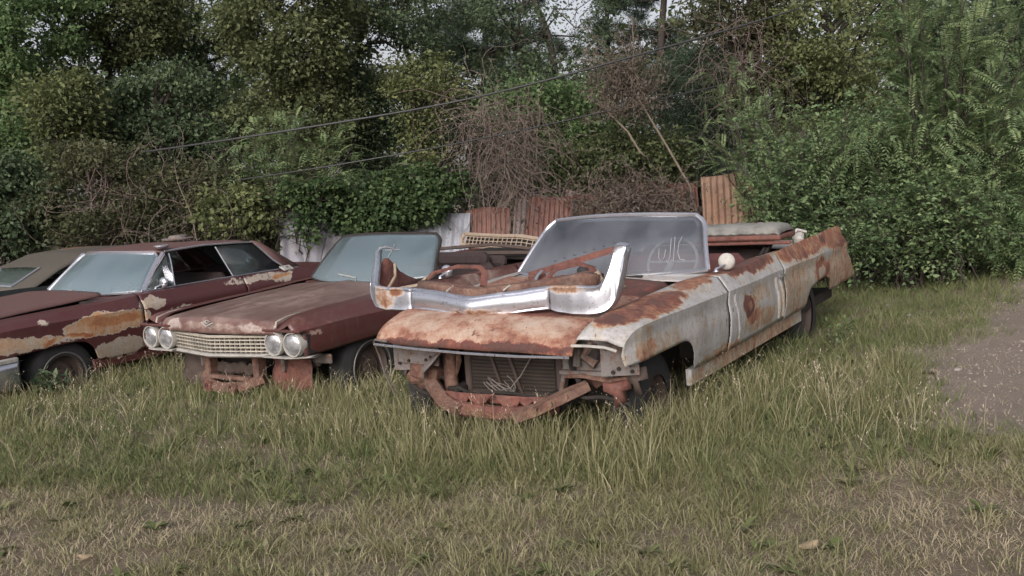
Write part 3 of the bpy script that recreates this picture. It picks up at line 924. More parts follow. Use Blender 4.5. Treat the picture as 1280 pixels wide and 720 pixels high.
    for pts in ([(-.70, -.42, 1.03), (-.66, -.30, 1.12), (-.52, -.20, 1.155), (-.34, -.20, 1.15), (-.25, -.26, 1.12), (-.22, -.34, 1.03)],
                [(.30, -.46, 1.06), (.36, -.36, 1.14), (.50, -.30, 1.17), (.60, -.33, 1.15), (.66, -.40, 1.08)]):
        MB().tube([np.array(q) - O for q in pts], .028, 6, flat=(1, .45)).build('mounting_bracket', M['red_rust'], root)
    mb = MB()
    for x, y, z in ((-.30, -.655, 1.04), (.14, -.66, 1.045)):
        mb.tube([np.array((x, y, z)) - O, np.array((x + .03, y + .04, z + .03)) - O], .006, 5)
    mb.build('clip', M['pale_metal'], root)
    mb = MB()
    mb.tube([np.array(q) - O for q in ((.60, -.35, 1.02), (.63, -.38, 1.10), (.66, -.37, 1.13), (.69, -.36, 1.06))], .012, 5)
    mb.tube([np.array(q) - O for q in ((.70, -.30, 1.03), (.76, -.32, 1.06), (.83, -.34, 1.02))], .012, 5)
    mb.build('end_stay', M['beige'], root)
    # parts stacked with it
    def thing(name, label, cat, b, m, c=None):
        t = b.build(name, m, None, 38)
        t.matrix_world = MW.copy()
        return tag(t, label, cat)
    mb = MB()
    A, B = np.array([-.36, .50, 1.000]), np.array([.33, .60, 1.175])
    mb.tube([A, B], .045, 4, flat=(1, .7))
    t = thing('channel_bar', 'long dark red rusted steel channel leaning on the cowl behind the chrome bumper', 'steel bar', mb, M['red_rust'])
    for k in np.linspace(.3, .95, 7):
        q = A + (B - A) * k + np.array([0, -.012, .042])
        MB().lathe([(0, .010), (.004, .009), (.004, 0)], q, 'z', 8).build('dark_hole_disc', M['dark'], t)  # dark disc on the channel imitating a shaded hole
    mb = MB()
    ring = [(.19 + .05 * math.cos(a), .32 + .06 * math.sin(a)) for a in np.linspace(0, 6.28, 13)[:-1]]
    rows = []
    for (z, k) in ((.95, .8), (.97, 1.0), (1.01, 1.05), (1.06, .95), (1.085, .6), (1.09, .05)):
        rows.append([(.19 + (x - .19) * k + .01 * math.sin(5 * x + z * 40), .32 + (y - .32) * k, z) for x, y in ring + ring[:1]])
    mb.grid(np.array(rows))
    thing('rubber_boot', 'crumpled black rubber boot lying under the end of the dark red channel', 'rubber boot', mb, M['black_rubber'])
    mb = MB()
    mb.box((-.03, .10, .985), (.30, .16, .07), ry=-.1, rz=.2, ch=.01); mb.box((-.02, .02, 1.0), (.12, .1, .12), rz=.5, ch=.01)
    thing('battery_tray', 'boxy dark red rusted tray on the hood right behind the V of the bumper', 'tray', mb, M['red_rust'])
    mb = MB(); mb.tube([(.0, -.12, .96), (.03, -.06, 1.06), (.05, -.03, 1.09)], .02, 5, flat=(1, .35))
    thing('chrome_strip', 'short bright metal strip standing upright beside the rusted tray on the hood', 'metal strip', mb, M['chrome'])


# ================================================================== MAROON CONVERTIBLE (middle)
def build_maroon():
    root = empty('convertible_car', 'maroon convertible wreck with both pairs of round headlights and a pale grille', 'car', MM)
    S = cadillac_S(hood_gap=.73, crease=.80)
    S['zr'] = [(-.9, .855), (-.5, .87), (.4, .905), (.9, .93), (2.3, .94), (4.6, .96)]
    S['zg'] = [(-.9, .80), (-.7, .86), (-.5, .875), (.4, .915), (.9, .935), (2.3, .93), (5, .90)]
    S['zc'] = [(-.9, .765), (-.5, .79), (5, .80)]
    S['sec'] = [(-.50, -.11), (-.40, -.065), (-.26, -.012), (-.15, .008), (-.06, .006), (0, 0)]

    def nose(x, y, z, t):
        if y > -.72: return x, y, z
        k = (-.72 - y) / .14
        if t > 1: z -= .03 * k ** 2
        return x - .012 * k * k, y, z
    low = fender_low(-.05, .60, .565, .38, .36)
    lowf = lambda y: low(y) if y > -.62 else itp(y, [(-.9, .735), (-.80, .735), (-.79, .56), (-.6, .563)])
    common_body(root, M['maroon'], S, nose=nose, low=low, nose_y=lambda t: -.82 if t < 1 else -.88)
    # windshield posts dark, hood
    MB().grid(hood_mesh(-.86, .74, (-.71, .71), (-.715, .715), .735, .835, .93, .026, .005, 6.0, .06, .06, .012)).build('hood', M['maroon_hood'], root, 35, .01)
    mb = MB()
    for s in (-1, 1):
        mb = MB(); mb.tube([(s * .735, -.885, .80), (s * .735, -.87, .842), (s * .735, -.76, .868), (s * .735, -.62, .880)], [.009, .008, .006, .004], 6)
        mb.build('hood_edge_trim', M['grille'], root)
    mb = MB()                                               # V emblem on the lip
    mb.tube([(-.07, -.938, .828), (0, -.955, .80), (.07, -.938, .828)], .006, 5)
    mb.tube([(-.03, -.936, .838), (0, -.94, .848), (.03, -.936, .838), (0, -.95, .818), (-.03, -.936, .838)], .005, 5)
    mb.build('hood_emblem', M['pale_metal'], root)
    # grille: V plan, bars and ribs
    def gy(x): return -.935 + .13 * (abs(x) / .6) ** 1.1
    gr = MB(); gr.grid(np.array([[(x, gy(x) + .07, z) for x in np.linspace(-.60, .60, 13)] for z in (.56, .72)]))
    gr = gr.build('grille', M['dark'], root, 38, .004)
    xs = np.linspace(-.60, .60, 21)
    mb = MB()
    for z in (.592, .622, .652, .682): mb.tube([(x, gy(x), z) for x in xs], .0075, 4)
    mb.build('grille_bars', M['grille'], gr)
    mb = MB()
    for x in np.linspace(-.58, .58, 25): mb.box((x, gy(x) + .018, .637), (.007, .03, .125))
    mb.build('grille_ribs', M['grille'], gr)
    mb = MB(); mb.tube([(x, gy(x) - .004, .712) for x in xs], .016, 6, flat=(1, .8))
    mb.build('grille_top_rail', M['grille'], gr)
    mb = MB()
    G = np.array([[(x, gy(x) + dy, z) for x in xs] for (dy, z) in ((.05, .535), (-.012, .54), (-.03, .555), (-.012, .57), (.04, .575))])
    mb.grid(G); mb.build('lower_molding', M['pale_metal'], gr, 40, .004)
    # headlights in dark housings
    for s in (-1, 1):
        hb = MB()
        hb.box((s * .775, -.74, .66), (.40, .16, .21), ch=.03)
        h = hb.build('headlight_housing', M['dark'], root)
        for x in (.665, .875):
            c = (s * x, -.842, .665)
            b = MB(); b.lathe([(.06, .098), (-.015, .100), (-.022, .096), (-.022, .088), (.0, .086)], c, 'y', 26)
            lo = b.build('headlight', M['pale_metal'], root)
            b = MB(); b.lathe([(.0, .087), (-.012, .080), (-.022, .055), (-.027, .025), (-.028, 0)], c, 'y', 26)
            b.build('lens', M['lens'], lo)
        mb = MB()
        G = np.array([[(s * x, -.86 + .10 * max(0, (x - .8) / .2) ** 2 + dy, z) for x in np.linspace(.565, 1.0, 12)] for (dy, z) in ((.09, .553), (-.015, .552), (-.035, .558), (-.015, .566), (.08, .568))])
        if s < 0: G = G[:, ::-1]
        mb.grid(G); mb.build('headlight_molding', M['pale_metal'], root, 40, .004)
        # brow
        mb = MB(); mb.box((s * .775, -.845, .772), (.42, .07, .02), ch=.006)
        mb.build('headlight_brow', M['maroon'], root)
    g, P = windshield(root, M['glass_m'], M['dark'], zt=1.34, ztc=1.37, fw=.015)
    mk = MB()
    mk.tube([P(.40, .50) + (0, -.014, 0), P(.41, .78) + (0, -.014, 0)], .004, 5); mk.tube([P(.30, .66) + (0, -.014, 0), P(.52, .67) + (0, -.014, 0)], .004, 5)
    mk.build('glass_marking', M['chalk'], g)
    mb = MB(); mb.tube([P(-.28, .18) + (0, -.02, 0), P(.05, .12) + (0, -.02, 0)], .006, 6); mb.tube([P(.05, .12) + (0, -.02, 0), P(.12, 0) + (0, -.03, .0)], .004, 5)
    mb.build('wiper', M['pale_metal'], root)
    underbody(root)
    mb = MB(); mb.box((0, 1.06, .86), (1.48, .24, .14), ch=.05); mb.build('dashboard', M['interior'], root)
    steering(root, (.38, 1.42, .95), M['interior'], .20)
    bench_seat(root, 1.85, M['interior'])
    bench_seat(root, 2.8, M['interior'], 1.3, True, .96, 'rear_seat')
    round_mirror(root, (.90, 1.12, 1.005), .062, M['chrome'], (.88, 1.05, .95))
    # exposed front frame
    mb = MB()
    mb.tube([(-.36, -.70, .33), (-.2, -.80, .27), (0, -.84, .26), (.2, -.80, .27), (.36, -.70, .33)], .055, 6, flat=(1, .9))
    mb.box((.0, -.76, .335), (.5, .07, .035), ch=.01); mb.box((.30, -.70, .40), (.07, .10, .26), ch=.01); mb.box((-.30, -.70, .40), (.07, .10, .26), ch=.01)
    c = mb.build('crossmember', M['rust'], root)
    for s in (-1, 1):
        MB().lathe([(-.01, .05), (-.03, .045), (-.03, .03), (0, .02), (0, 0)], (s * .15, -.86, .275), 'y', 14).build('tow_eye', M['red_rust'], c)
    for s in (-1, 1):
        mb = MB()
        mb.tube([(s * .40, -.55, .36), (s * .62, -.50, .42), (s * .80, -.52, .46)], .035, 6)
        mb.box((s * .80, -.55, .50), (.36, .03, .08), ch=.01); mb.box((s * .50, -.54, .47), (.04, .2, .18), ch=.01)
        mb.build('bumper_bracket', M['grey_metal'], root)
    MB().box((0, -.52, .56), (1.05, .05, .42), ch=.01).build('radiator', M['dark'], root)  # dark slab, its colour standing in for shade under the grille
    for s in (-1, 1):
        mb = MB(); mb.grid(np.array([[(s * x_, -.60 - .05 * mnoise.noise(Vector((x_ * 9, k_ * 3, s))), .20 + .12 * mnoise.noise(Vector((x_ * 8, s, 3))) * (1 - k_) + .30 * k_) for k_ in np.linspace(0, 1, 6)] for x_ in np.linspace(.36, .80, 14)]))
        mb.build('splash_shield', M['red_rust'] if s > 0 else M['wheel_steel'], root, 50, .006)
    mb = MB(); mb.grid(np.array([[(x_, -.66 + .03 * mnoise.noise(Vector((x_ * 9, k_ * 3, 5))), .34 + .05 * mnoise.noise(Vector((x_ * 14, 2, 3))) + .10 * k_) for k_ in np.linspace(0, 1, 4)] for x_ in np.linspace(-.34, .34, 24)]))
    mb.build('lower_valance', M['wheel_steel'], root, 50, .006)
    for (x, y) in ((.85, -.05), (-.85, -.05), (.83, 3.3), (-.83, 3.3)):
        wheel(root, x, y, .33, ring=(x > 0 and y < 1), flat=.0)
    # junk on and around the cabin: bits lying on this car
    def thing(name, label, cat, b, m, ang=38):
        t = b.build(name, m, None, ang)
        t.matrix_world = MM.copy()
        return tag(t, label, cat)
    # old grille on the rear deck
    mb = MB()
    C = np.array([-.10, 3.55, 1.08])
    w, h = 1.35, .17
    def gp(x, z): return C + np.array([x, .10 * (x / .6) ** 2 + z * .5, z * .8 - .10 * (x / .7) * .3 - .06 * max(0, x - .25) / .4])
    edge = [gp(x, h / 2) for x in np.linspace(-.66, .66, 14)] + [gp(.70, 0)] + [gp(x, -h / 2) for x in np.linspace(.66, -.66, 14)] + [gp(-.70, 0), gp(-.66, h / 2)]
    mb.tube(edge, .022, 6)
    t = thing('loose_grille', 'loose beige lattice grille lying on the rear deck of the middle maroon convertible', 'grille', mb, M['beige'])
    mb = MB()
    for z in np.linspace(-.05, .05, 3): mb.tube([gp(x, z) for x in np.linspace(-.66, .66, 14)], .007, 4)
    for x in np.linspace(-.6, .6, 19): mb.tube([gp(x, -.08), gp(x, .08)], .007, 4)
    mb.build('lattice', M['beige'], t)
    mb = MB(); mb.grid(np.array([[gp(x, z) + (0, .03, -.02) for x in np.linspace(-.64, .64, 8)] for z in (-.08, .08)]))
    mb.build('backing', M['dark'], t, 38, .006)
    mb = MB()
    for (a, b, r) in (((-.75, 2.55, 1.00), (.85, 2.75, 1.02), .022), ((-.6, 2.95, 1.06), (.80, 3.15, 1.00), .020)):
        mb.tube([a, ((a[0] + b[0]) / 2, (a[1] + b[1]) / 2, a[2] + .03), b], r, 6)
    thing('folded_top_bow', 'pair of brown bent roof bows across the open cabin of the maroon convertible', 'roof bow', mb, M['wheel_steel'])
    mb = MB()
    mb.box((.35, 3.05, .985), (.95, .5, .05), rx=.05, ry=.04, ch=.01)
    thing('sheet_panel', 'flat dark sheet metal panel under the loose beige grille', 'metal panel', mb, M['dark'])
    mb = MB(); mb.box((-.02, 2.2, 1.0), (1.3, .16, .17), rx=-.2, ch=.05); mb.box((.3, 2.35, .97), (.9, .10, .12), rx=-.3, ch=.03)
    thing('torn_seat', 'torn dark seat back sticking up in the maroon convertible', 'seat', mb, M['interior'])
    mb = MB(); mb.box((-.62, 2.35, 1.06), (.12, .05, .035), rz=.2, ch=.008)
    thing('plastic_lamp', 'small white plastic lamp lying beside the windshield post of the maroon convertible', 'lamp', mb, M['white_plastic'])
    return root


# ================================================================== MAROON HARDTOP (left)
def build_hardtop():
    root = empty('hardtop_car', 'maroon hardtop sedan wreck with peeling orange and white patches on its front fender', 'car', ML)
    S = cadillac_S(hood_gap=.70, belt=.97, crease=.83)
    S['zr'] = [(-1.2, .86), (-.5, .88), (.4, .92), (.9, .955), (2.3, .97), (4.6, .98)]
    S['zg'] = [(-1.2, .87), (-.5, .90), (.4, .93), (.9, .965), (2.3, .965), (5, .93)]
    S['sec'] = [(-.55, -.08), (-.42, -.03), (-.30, -.004), (-.18, .006), (-.08, .0), (0, 0)]
    low = fender_low(-.0, .615, .57, .365, .36)
    common_body(root, M['maroon_peel'], S, low=low, nose_y=lambda t: -1.0, rightfender=-1.0, door_y=(.92, 2.35))
    MB().grid(hood_mesh(-1.02, .70, (-.66, .66), (-.66, .66), .72, .90, 1.005, .02, .004, 8.0, .05, .07, .0, .0, .0)).build('hood', M['maroon_roof'], root, 35, .012)
    mb = MB()                                              # dark filler standing in for the shaded gap beside the hood
    mb.box((.70, -.1, .84), (.10, 1.5, .10), ch=.01); mb.box((.70, .55, .93), (.14, .22, .03), ry=.1, ch=.01)
    mb.build('hood_gap_shade', M['dark'], root)
    underbody(root)
    mb = MB(); mb.box((0, -.86, .62), (1.84, .10, .40), ch=.03); mb.build('front_panel', M['grey_metal'], root)
    g, P = windshield(root, M['glass_l'], M['chrome'], base_c=.80, base_s=1.08, top_c=1.30, top_s=1.48, xb=.80, xt=.655, zb=.955, zbs=.965, zt=1.335, ztc=1.365, fw=.018)
    mb = MB(); mb.tube([P(-.5, 0) + (0, -.04, .01), P(-.1, .06) + (0, -.03, 0), P(.3, .02) + (0, -.03, 0)], .007, 6)
    mb.tube([P(-.2, .05) + (0, -.03, 0), P(-.02, .14) + (0, -.03, 0)], [.02, .006], 5)
    mb.build('wiper', M['pale_metal'], root)
    # roof shell with C pillars
    G = np.zeros((30, 25, 3))
    for i in range(30):
        k = i / 29
        for j in range(25):
            q = j / 12 - 1
            yf = 1.31 + .17 * abs(q) ** 2.2
            hw = itp(k, [(0, .675), (.4, .69), (.62, .70), (.8, .735), (1, .80)])
            y = yf + (itp(abs(q), [(0, 3.22), (.6, 3.25), (1, 3.42)]) - yf) * k
            z = itp(k, [(0, 1.372), (.15, 1.395), (.4, 1.405), (.62, 1.385), (.72, 1.345), (.82, 1.24), (.92, 1.10), (1, .97)]) - .012 * abs(q) ** 2 * (k > .0) - .028 * max(0, abs(q) - .85) / .15
            if k < .70: pass
            G[i, j] = (q * hw, y, z)
    # open the rear window: keep only the roof and the two sail panels
    mb = MB(); mb.grid(dent(G[:21], .004, 2, 3)); mb.build('roof', M['maroon_roof'], root, 35, .012)
    for s in (0, 1):
        seg = G[20:, 18:25] if s else G[20:, 0:7]
        MB().grid(seg).build('rear_pillar', M['maroon_roof'], root, 35, .012)
    MB().grid(G[20:, 6:19]).build('rear_window', M['glass_side'], root, None, .004)
    for s in (-1, 1):
        # sail panel side skin closing the pillar triangle
        A = [(s * .712, 2.72, 1.355), (s * .71, 2.86, 1.33), (s * .745, 3.06, 1.20), (s * .78, 3.24, 1.08), (s * .80, 3.42, .965), (s * .86, 3.26, .968), (s * .84, 3.12, .972)]
        mb = MB(); mb.add(A, [(0, 1, 2, 6), (2, 3, 5, 6), (3, 4, 5)] if s > 0 else [(6, 2, 1, 0), (6, 5, 3, 2), (5, 4, 3)])
        mb.build('sail_panel', M['maroon_roof'], root, 50, .010)
        # side glass opening: front glass is wound down, quarter glass is up
        top = lambda y: np.array([s * (.70 + .005 * y * 0), y, itp(y, [(1.5, 1.335), (2.0, 1.352), (2.8, 1.335)])])
        vg = MB(); vg.add([(s * .83, 1.10, .972), (s * .70, 1.50, 1.32), (s * .735, 1.53, 1.235), (s * .835, 1.46, .975)], [(0, 3, 2, 1) if s > 0 else (0, 1, 2, 3)])
        vg = vg.build('vent_window', M['glass_side'], root, None, .004)
        MB().tube([(s * .838, 1.47, .97), (s * .74, 1.53, 1.24), (s * .705, 1.54, 1.325)], .009, 6).build('vent_frame', M['chrome'], vg)
        qg = MB(); qg.add([(s * .84, 2.30, .975), (s * .715, 2.18, 1.335), (s * .715, 2.74, 1.325), (s * .83, 3.08, .975)], [(0, 3, 2, 1) if s > 0 else (0, 1, 2, 3)])
        qg = qg.build('quarter_window', M['glass_side'], root, None, .004)
        MB().tube([(s * .843, 2.30, .97), (s * .72, 2.18, 1.335)], .010, 6).build('window_frame', M['chrome'], qg)
        mb = MB(); mb.tube([(s * .82, 1.08, .968), (s * .735, 1.30, 1.17), (s * .685, 1.48, 1.335)], .024, 6); mb.build('windshield_pillar', M['chrome'], root)
        mb = MB(); mb.tube([(s * .69, 1.5, 1.350), (s * .71, 2.0, 1.368), (s * .715, 2.5, 1.352), (s * .72, 2.76, 1.335), (s * .80, 2.98, 1.10), (s * .85, 3.14, .975), (s * .86, 3.34, .968)], .012, 6)
        mb.build('drip_rail', M['chrome'], root)
        mb = MB(); mb.tube([(s * .85, 1.1, .972), (s * .85, 2.0, .980), (s * .85, 3.12, .978)], .009, 6); mb.build('belt_molding', M['chrome'], root)
    bench_seat(root, 1.95, M['interior'], 1.4, True, 1.08)
    bench_seat(root, 2.85, M['interior'], 1.3, True, 1.06, 'rear_seat')
    mb = MB(); mb.box((0, 1.08, .88), (1.48, .24, .14), ch=.05); mb.build('dashboard', M['interior'], root)
    steering(root, (.38, 1.46, .98), M['interior'], .20)
    round_mirror(root, (.865, 1.30, 1.035), .058, M['chrome'], (.84, 1.22, .975))
    # front bumper wrapping on to the fender
    G = []
    for (x, y) in ((-.95, -1.06), (-.5, -1.20), (0, -1.24), (.5, -1.20), (.86, -1.12), (.99, -.98), (1.03, -.75), (1.03, -.50), (1.02, -.47)):
        G.append([(x * .93, y + .10, .54), (x * .97, y + .02, .545), (x * .99, y, .52), (x, y - .01, .47), (x * .99, y, .44), (x * .985, y, .40), (x * .97, y + .01, .33), (x * .93, y + .05, .27)])
    MB().grid(np.array(G)).build('bumper', M['chrome'], root, 40, .006)
    mb = MB(); mb.box((.985, -.58, .56), (.07, .22, .05), ch=.012); mb.build('parking_lamp', M['pale_metal'], root)
    for (x, y) in ((.85, .0), (-.85, .0), (.83, 3.3), (-.83, 3.3)):
        wheel(root, x, y, .30, ring=(x > 0 and y < 1), flat=.02)
    # things on the roof and lid
    def thing(name, label, cat, b, m, ang=38):
        t = b.build(name, m, None, ang)
        t.matrix_world = ML.copy()
        return tag(t, label, cat)
    mb = MB(); mb.lathe([(-.005, .0), (-.005, .17), (.0, .185), (.012, .19), (.02, .18), (.02, .11), (.045, .10), (.055, .07), (.056, 0)], (-.10, 2.35, 1.418), 'z', 28)
    thing('hubcap', 'flat brown wheel cover lying on the roof of the maroon hardtop', 'hubcap', mb, M['grey_metal'])
    mb = MB(); mb.lathe([(-.025, .0), (-.02, .06), (.0, .085), (.012, .085), (.006, .075), (-.01, .05), (-.014, 0)], (.625, 1.52, 1.405), 'z', 24)
    thing('chrome_bowl', 'small oval chrome bowl on the front corner of the hardtop roof above the windshield post', 'bowl', mb, M['chrome'])
    mb = MB(); mb.box((.90, 3.10, .985), (.02, .17, .10), ry=-1.05, rz=0, ch=.006)
    t = thing('fuel_door', 'pale square fuel filler flap lying on the shoulder of the hardtop behind its side window', 'flap', mb, M['pale_metal'])
    mb = MB(); mb.lathe([(.0, .016), (.006, .014), (.006, 0)], (.905, 3.10, .997), 'z', 10); mb.build('flap_catch', M['dark'], t)
    return root


# ================================================================== FAR SEDAN (left edge)
def build_sedan():
    root = empty('sedan_car', 'black sedan wreck with a sloping rusty tan roof at the left edge behind the hardtop', 'car', MK)
    S = cadillac_S(belt=.95)
    low = fender_low()
    common_body(root, M['black_body'], S, low=low)
    MB().grid(hood_mesh(-.86, .74, (-.71, .71), (-.715, .715), .72, .85, .94, .02, .004, 8.0)).build('hood', M['black_body'], root, 35, .01)
    underbody(root)
    windshield(root, M['glass_l'], M['chrome'], fw=.022, zt=1.30, ztc=1.33, top_c=1.40, top_s=1.52)
    G = np.zeros((28, 25, 3))
    for i in range(28):
        k = i / 27
        for j in range(25):
            q = j / 12 - 1
            yf = 1.40 + .12 * abs(q) ** 2.2
            y = yf + (3.75 - yf) * k
            z = itp(k, [(0, 1.325), (.15, 1.37), (.35, 1.39), (.55, 1.36), (.75, 1.22), (1, .95)]) - .03 * q * q - .04 * max(0, abs(q) - .85) / .15
            G[i, j] = (q * itp(k, [(0, .67), (.5, .70), (1, .80)]), y, z)
    MB().grid(dent(G, .008, 2.2, 1)).build('roof', M['tan_roof'], root, 35, .012)
    RG = G[21:27, 5:20].copy(); RG[..., 2] += .012; RG[..., 1] += .012
    w_ = MB().grid(RG).build('rear_window', M['glass_side'], root, None, .004)
    MB().tube(list(RG[:, 0]) + list(RG[-1, 1:]) + list(RG[::-1, -1]), .014, 6).build('window_molding', M['chrome'], w_)
    for s in (-1, 1):
        A = [(s * .83, 1.16, .955), (s * .68, 1.56, 1.27), (s * .70, 2.2, 1.32), (s * .715, 2.75, 1.26), (s * .75, 3.1, 1.12), (s * .84, 3.2, .955)]
        mb = MB(); mb.add(A, [tuple(range(6)) if s < 0 else tuple(range(5, -1, -1))]); mb.build('side_window', M['glass_side'], root, None, .004)
        MB().tube([(s * .835, 2.1, .955), (s * .70, 2.15, 1.32)], .012, 6).build('window_pillar', M['black_body'], root)
    bench_seat(root, 1.95, M['interior'], 1.4, True, 1.05)
    bench_seat(root, 2.85, M['interior'], 1.3, True, 1.0, 'rear_seat')
    MB().box((0, -.80, .62), (1.84, .10, .36), ch=.03).build('front_panel', M['black_body'], root)
    for (x, y) in ((.85, -.05), (-.85, -.05), (.83, 3.3), (-.83, 3.3)): wheel(root, x, y, .31)


build_white(); build_bumper(); build_maroon(); build_hardtop(); build_sedan()

# seat cushion lying across the back of the white convertible
mb = MB()
G = []
for x in np.linspace(.02, .84, 22):
    row = []
    for (dy, z) in ((.24, 1.035), (.27, 1.07), (.24, 1.125), (.16, 1.155), (0, 1.165), (-.16, 1.15), (-.22, 1.12), (-.235, 1.085), (-.22, 1.06)):
        edge = min((x - .02), (.84 - x)) / .06
        e = min(1, max(0, edge)) ** .5
        z2 = 1.06 + (z - 1.06) * (.35 + .65 * e)
        row.append((x, 2.95 + dy, z2 + .006 * math.sin(x * 95) + .01 * mnoise.noise(Vector((x * 9, dy * 9, 0)))))
    G.append(row)
mb.grid(np.array(G))
t = mb.build('seat_cushion', M['seat_cloth'], None, 50, .01)
t.matrix_world = MW.copy()
tag(t, 'grey piped seat cushion lying upside down across the back of the white convertible', 'seat')
mb = MB(); mb.box((.43, 2.95, 1.045), (.84, .48, .05), ch=.015); mb.box((.46, 2.75, 1.0), (.94, .04, .03), ch=.008)
mb.build('rusted_base', M['red_rust'], t)
mb = MB(); mb.box((.80, 3.45, .985), (.10, .22, .09), rx=.3, rz=.2, ch=.02); mb.tube([(.74, 3.40, 1.0), (.80, 3.42, 1.06), (.86, 3.50, 1.03)], .014, 6)
t = mb.build('white_bracket', M['white_plastic'], None)
t.matrix_world = MW.copy()
tag(t, 'small white bent bracket on the rear deck between seat cushion and tail fin', 'bracket')
# ================================================================== GROUND
def vnoise(x, y, sc, seed=0):
    """smooth value noise on arrays"""
    r = np.random.default_rng(1000 + seed).random((256, 256))
    X, Y = np.asarray(x) / sc + 400.3, np.asarray(y) / sc + 400.7
    xi, yi = np.floor(X).astype(int), np.floor(Y).astype(int)
    fx, fy = X - xi, Y - yi
    fx, fy = fx * fx * (3 - 2 * fx), fy * fy * (3 - 2 * fy)
    g = lambda a, b: r[a % 256, b % 256]
    return (g(xi, yi) * (1 - fx) + g(xi + 1, yi) * fx) * (1 - fy) + (g(xi, yi + 1) * (1 - fx) + g(xi + 1, yi + 1) * fx) * fy


def fbm(x, y, sc, seed=0, o=3):
    return sum(vnoise(x, y, sc / 2 ** k, seed + k) / 2 ** k for k in range(o)) / sum(.5 ** k for k in range(o))


GROUND = .12


def gz(x, y):
    x, y = np.asarray(x, float), np.asarray(y, float)
    far = np.clip((np.hypot(x, y) - 25) / 30, 0, 1)
    return GROUND + (fbm(x, y, 1.6, 3) - .5) * .07 + (fbm(x, y, .35, 9, 2) - .5) * .03 * (1 - far)


t = np.linspace(-1, 1, 301)
xs = np.sign(t) * (np.abs(t) * 12 + np.abs(t) ** 7 * 300)
t2 = np.linspace(-1, 1, 321)
ys = 8 + np.sign(t2) * (np.abs(t2) * 12 + np.abs(t2) ** 7 * 300)
XX, YY = np.meshgrid(xs, ys, indexing='ij')
V = np.stack([XX, YY, gz(XX, YY)], -1).reshape(-1, 3)
n, m_ = XX.shape
I = np.arange(n * m_).reshape(n, m_)
F = np.stack([I[:-1, :-1], I[1:, :-1], I[1:, 1:], I[:-1, 1:]], -1).reshape(-1, 4)


def ground_mat(name, stops, sc=1.3):
    m = NT(name)
    oc = m.n('ShaderNodeTexCoord').outputs['Object']
    a = m.noise(oc, sc, 6, .62, .3)
    b = m.noise(oc, sc * 9, 6, .7)
    c = m.noise(oc, sc * 60, 4, .7)
    v = m.math('ADD', m.math('MULTIPLY', a, .6), m.math('MULTIPLY', b, .4))
    col = m.ramp(v, stops)
    col = m.mix(m.math('MULTIPLY', m.maprange(c, .42, .66), .6), col, (.065, .05, .042))
    g = m.noise(oc, sc * 25, 3, .6)
    col = m.mix(m.math('MULTIPLY', m.maprange(g, .56, .7), .45), col, (.30, .255, .215))
    return m.done(m.bsdf(col, .95, 0, m.math('ADD', m.math('MULTIPLY', b, .6), m.math('MULTIPLY', c, .4)), .7, .02, .15))


gm = ground_mat('thatch and soil', [(.30, (.125, .098, .08)), (.46, (.20, .16, .125)), (.56, (.145, .13, .088)), (.72, (.23, .195, .15))])
o = link_mesh('ground', big_mesh('ground', V, F), gm, None, None)
tag(o, kind='structure')
# worn dirt path on the right
PATH = np.array([(3.1, 3.6), (3.55, 5.6), (4.15, 7.2), (5.2, 9.3), (6.6, 11.6), (8.6, 14.0)])
PW = np.array([.40, 1.15, 1.05, .62, .45, .5])


def path_d(x, y):
    """signed distance to the path edge, negative on the path"""
    best = np.full(np.shape(x), 9.0)
    for i in range(len(PATH) - 1):
        a, b = PATH[i], PATH[i + 1]
        ab = b - a
        k = np.clip(((x - a[0]) * ab[0] + (y - a[1]) * ab[1]) / (ab @ ab), 0, 1)
        d = np.hypot(x - a[0] - ab[0] * k, y - a[1] - ab[1] * k) - (PW[i] + (PW[i + 1] - PW[i]) * k)
        best = np.minimum(best, d)
    return best + (fbm(x, y, .9, 31) - .5) * 1.0


rows = []
for i in range(181):
    k = i / 180 * (len(PATH) - 1)
    j = min(int(k), len(PATH) - 2); fr = k - j
    c = PATH[j] + (PATH[j + 1] - PATH[j]) * fr
    d = PATH[j + 1] - PATH[j]; d = d / np.hypot(*d); nn = np.array([d[1], -d[0]])
    w = PW[j] + (PW[j + 1] - PW[j]) * fr
    r_ = []
    for q in np.linspace(-1, 1, 15):
        ww = w * (.98 + .30 * mnoise.noise(Vector((c[0] * 1.3, c[1] * 1.3, 3.0 * (q > 0)))) + .16 * mnoise.noise(Vector((c[0] * 5, c[1] * 5, 3.0 * (q > 0)))))
        p = c + nn * q * ww
        r_.append((p[0], p[1], float(gz(p[0], p[1])) + .004))
    rows.append(r_)
G = np.array(rows)
# sit a hair above the coarse ground sheet
G[..., 2] += .010
dm = ground_mat('trodden dirt', [(.34, (.21, .172, .145)), (.46, (.28, .24, .205)), (.58, (.225, .19, .16)), (.7, (.33, .29, .25))], 4.5)
mb = MB().grid(G[:, ::-1]); o = mb.build('dirt_path', dm, None, None)
tag(o, kind='structure')


# ================================================================== LEAF AND BLADE ARRAYS
def unit(a): return a / (np.linalg.norm(a, axis=-1, keepdims=True) + 1e-9)


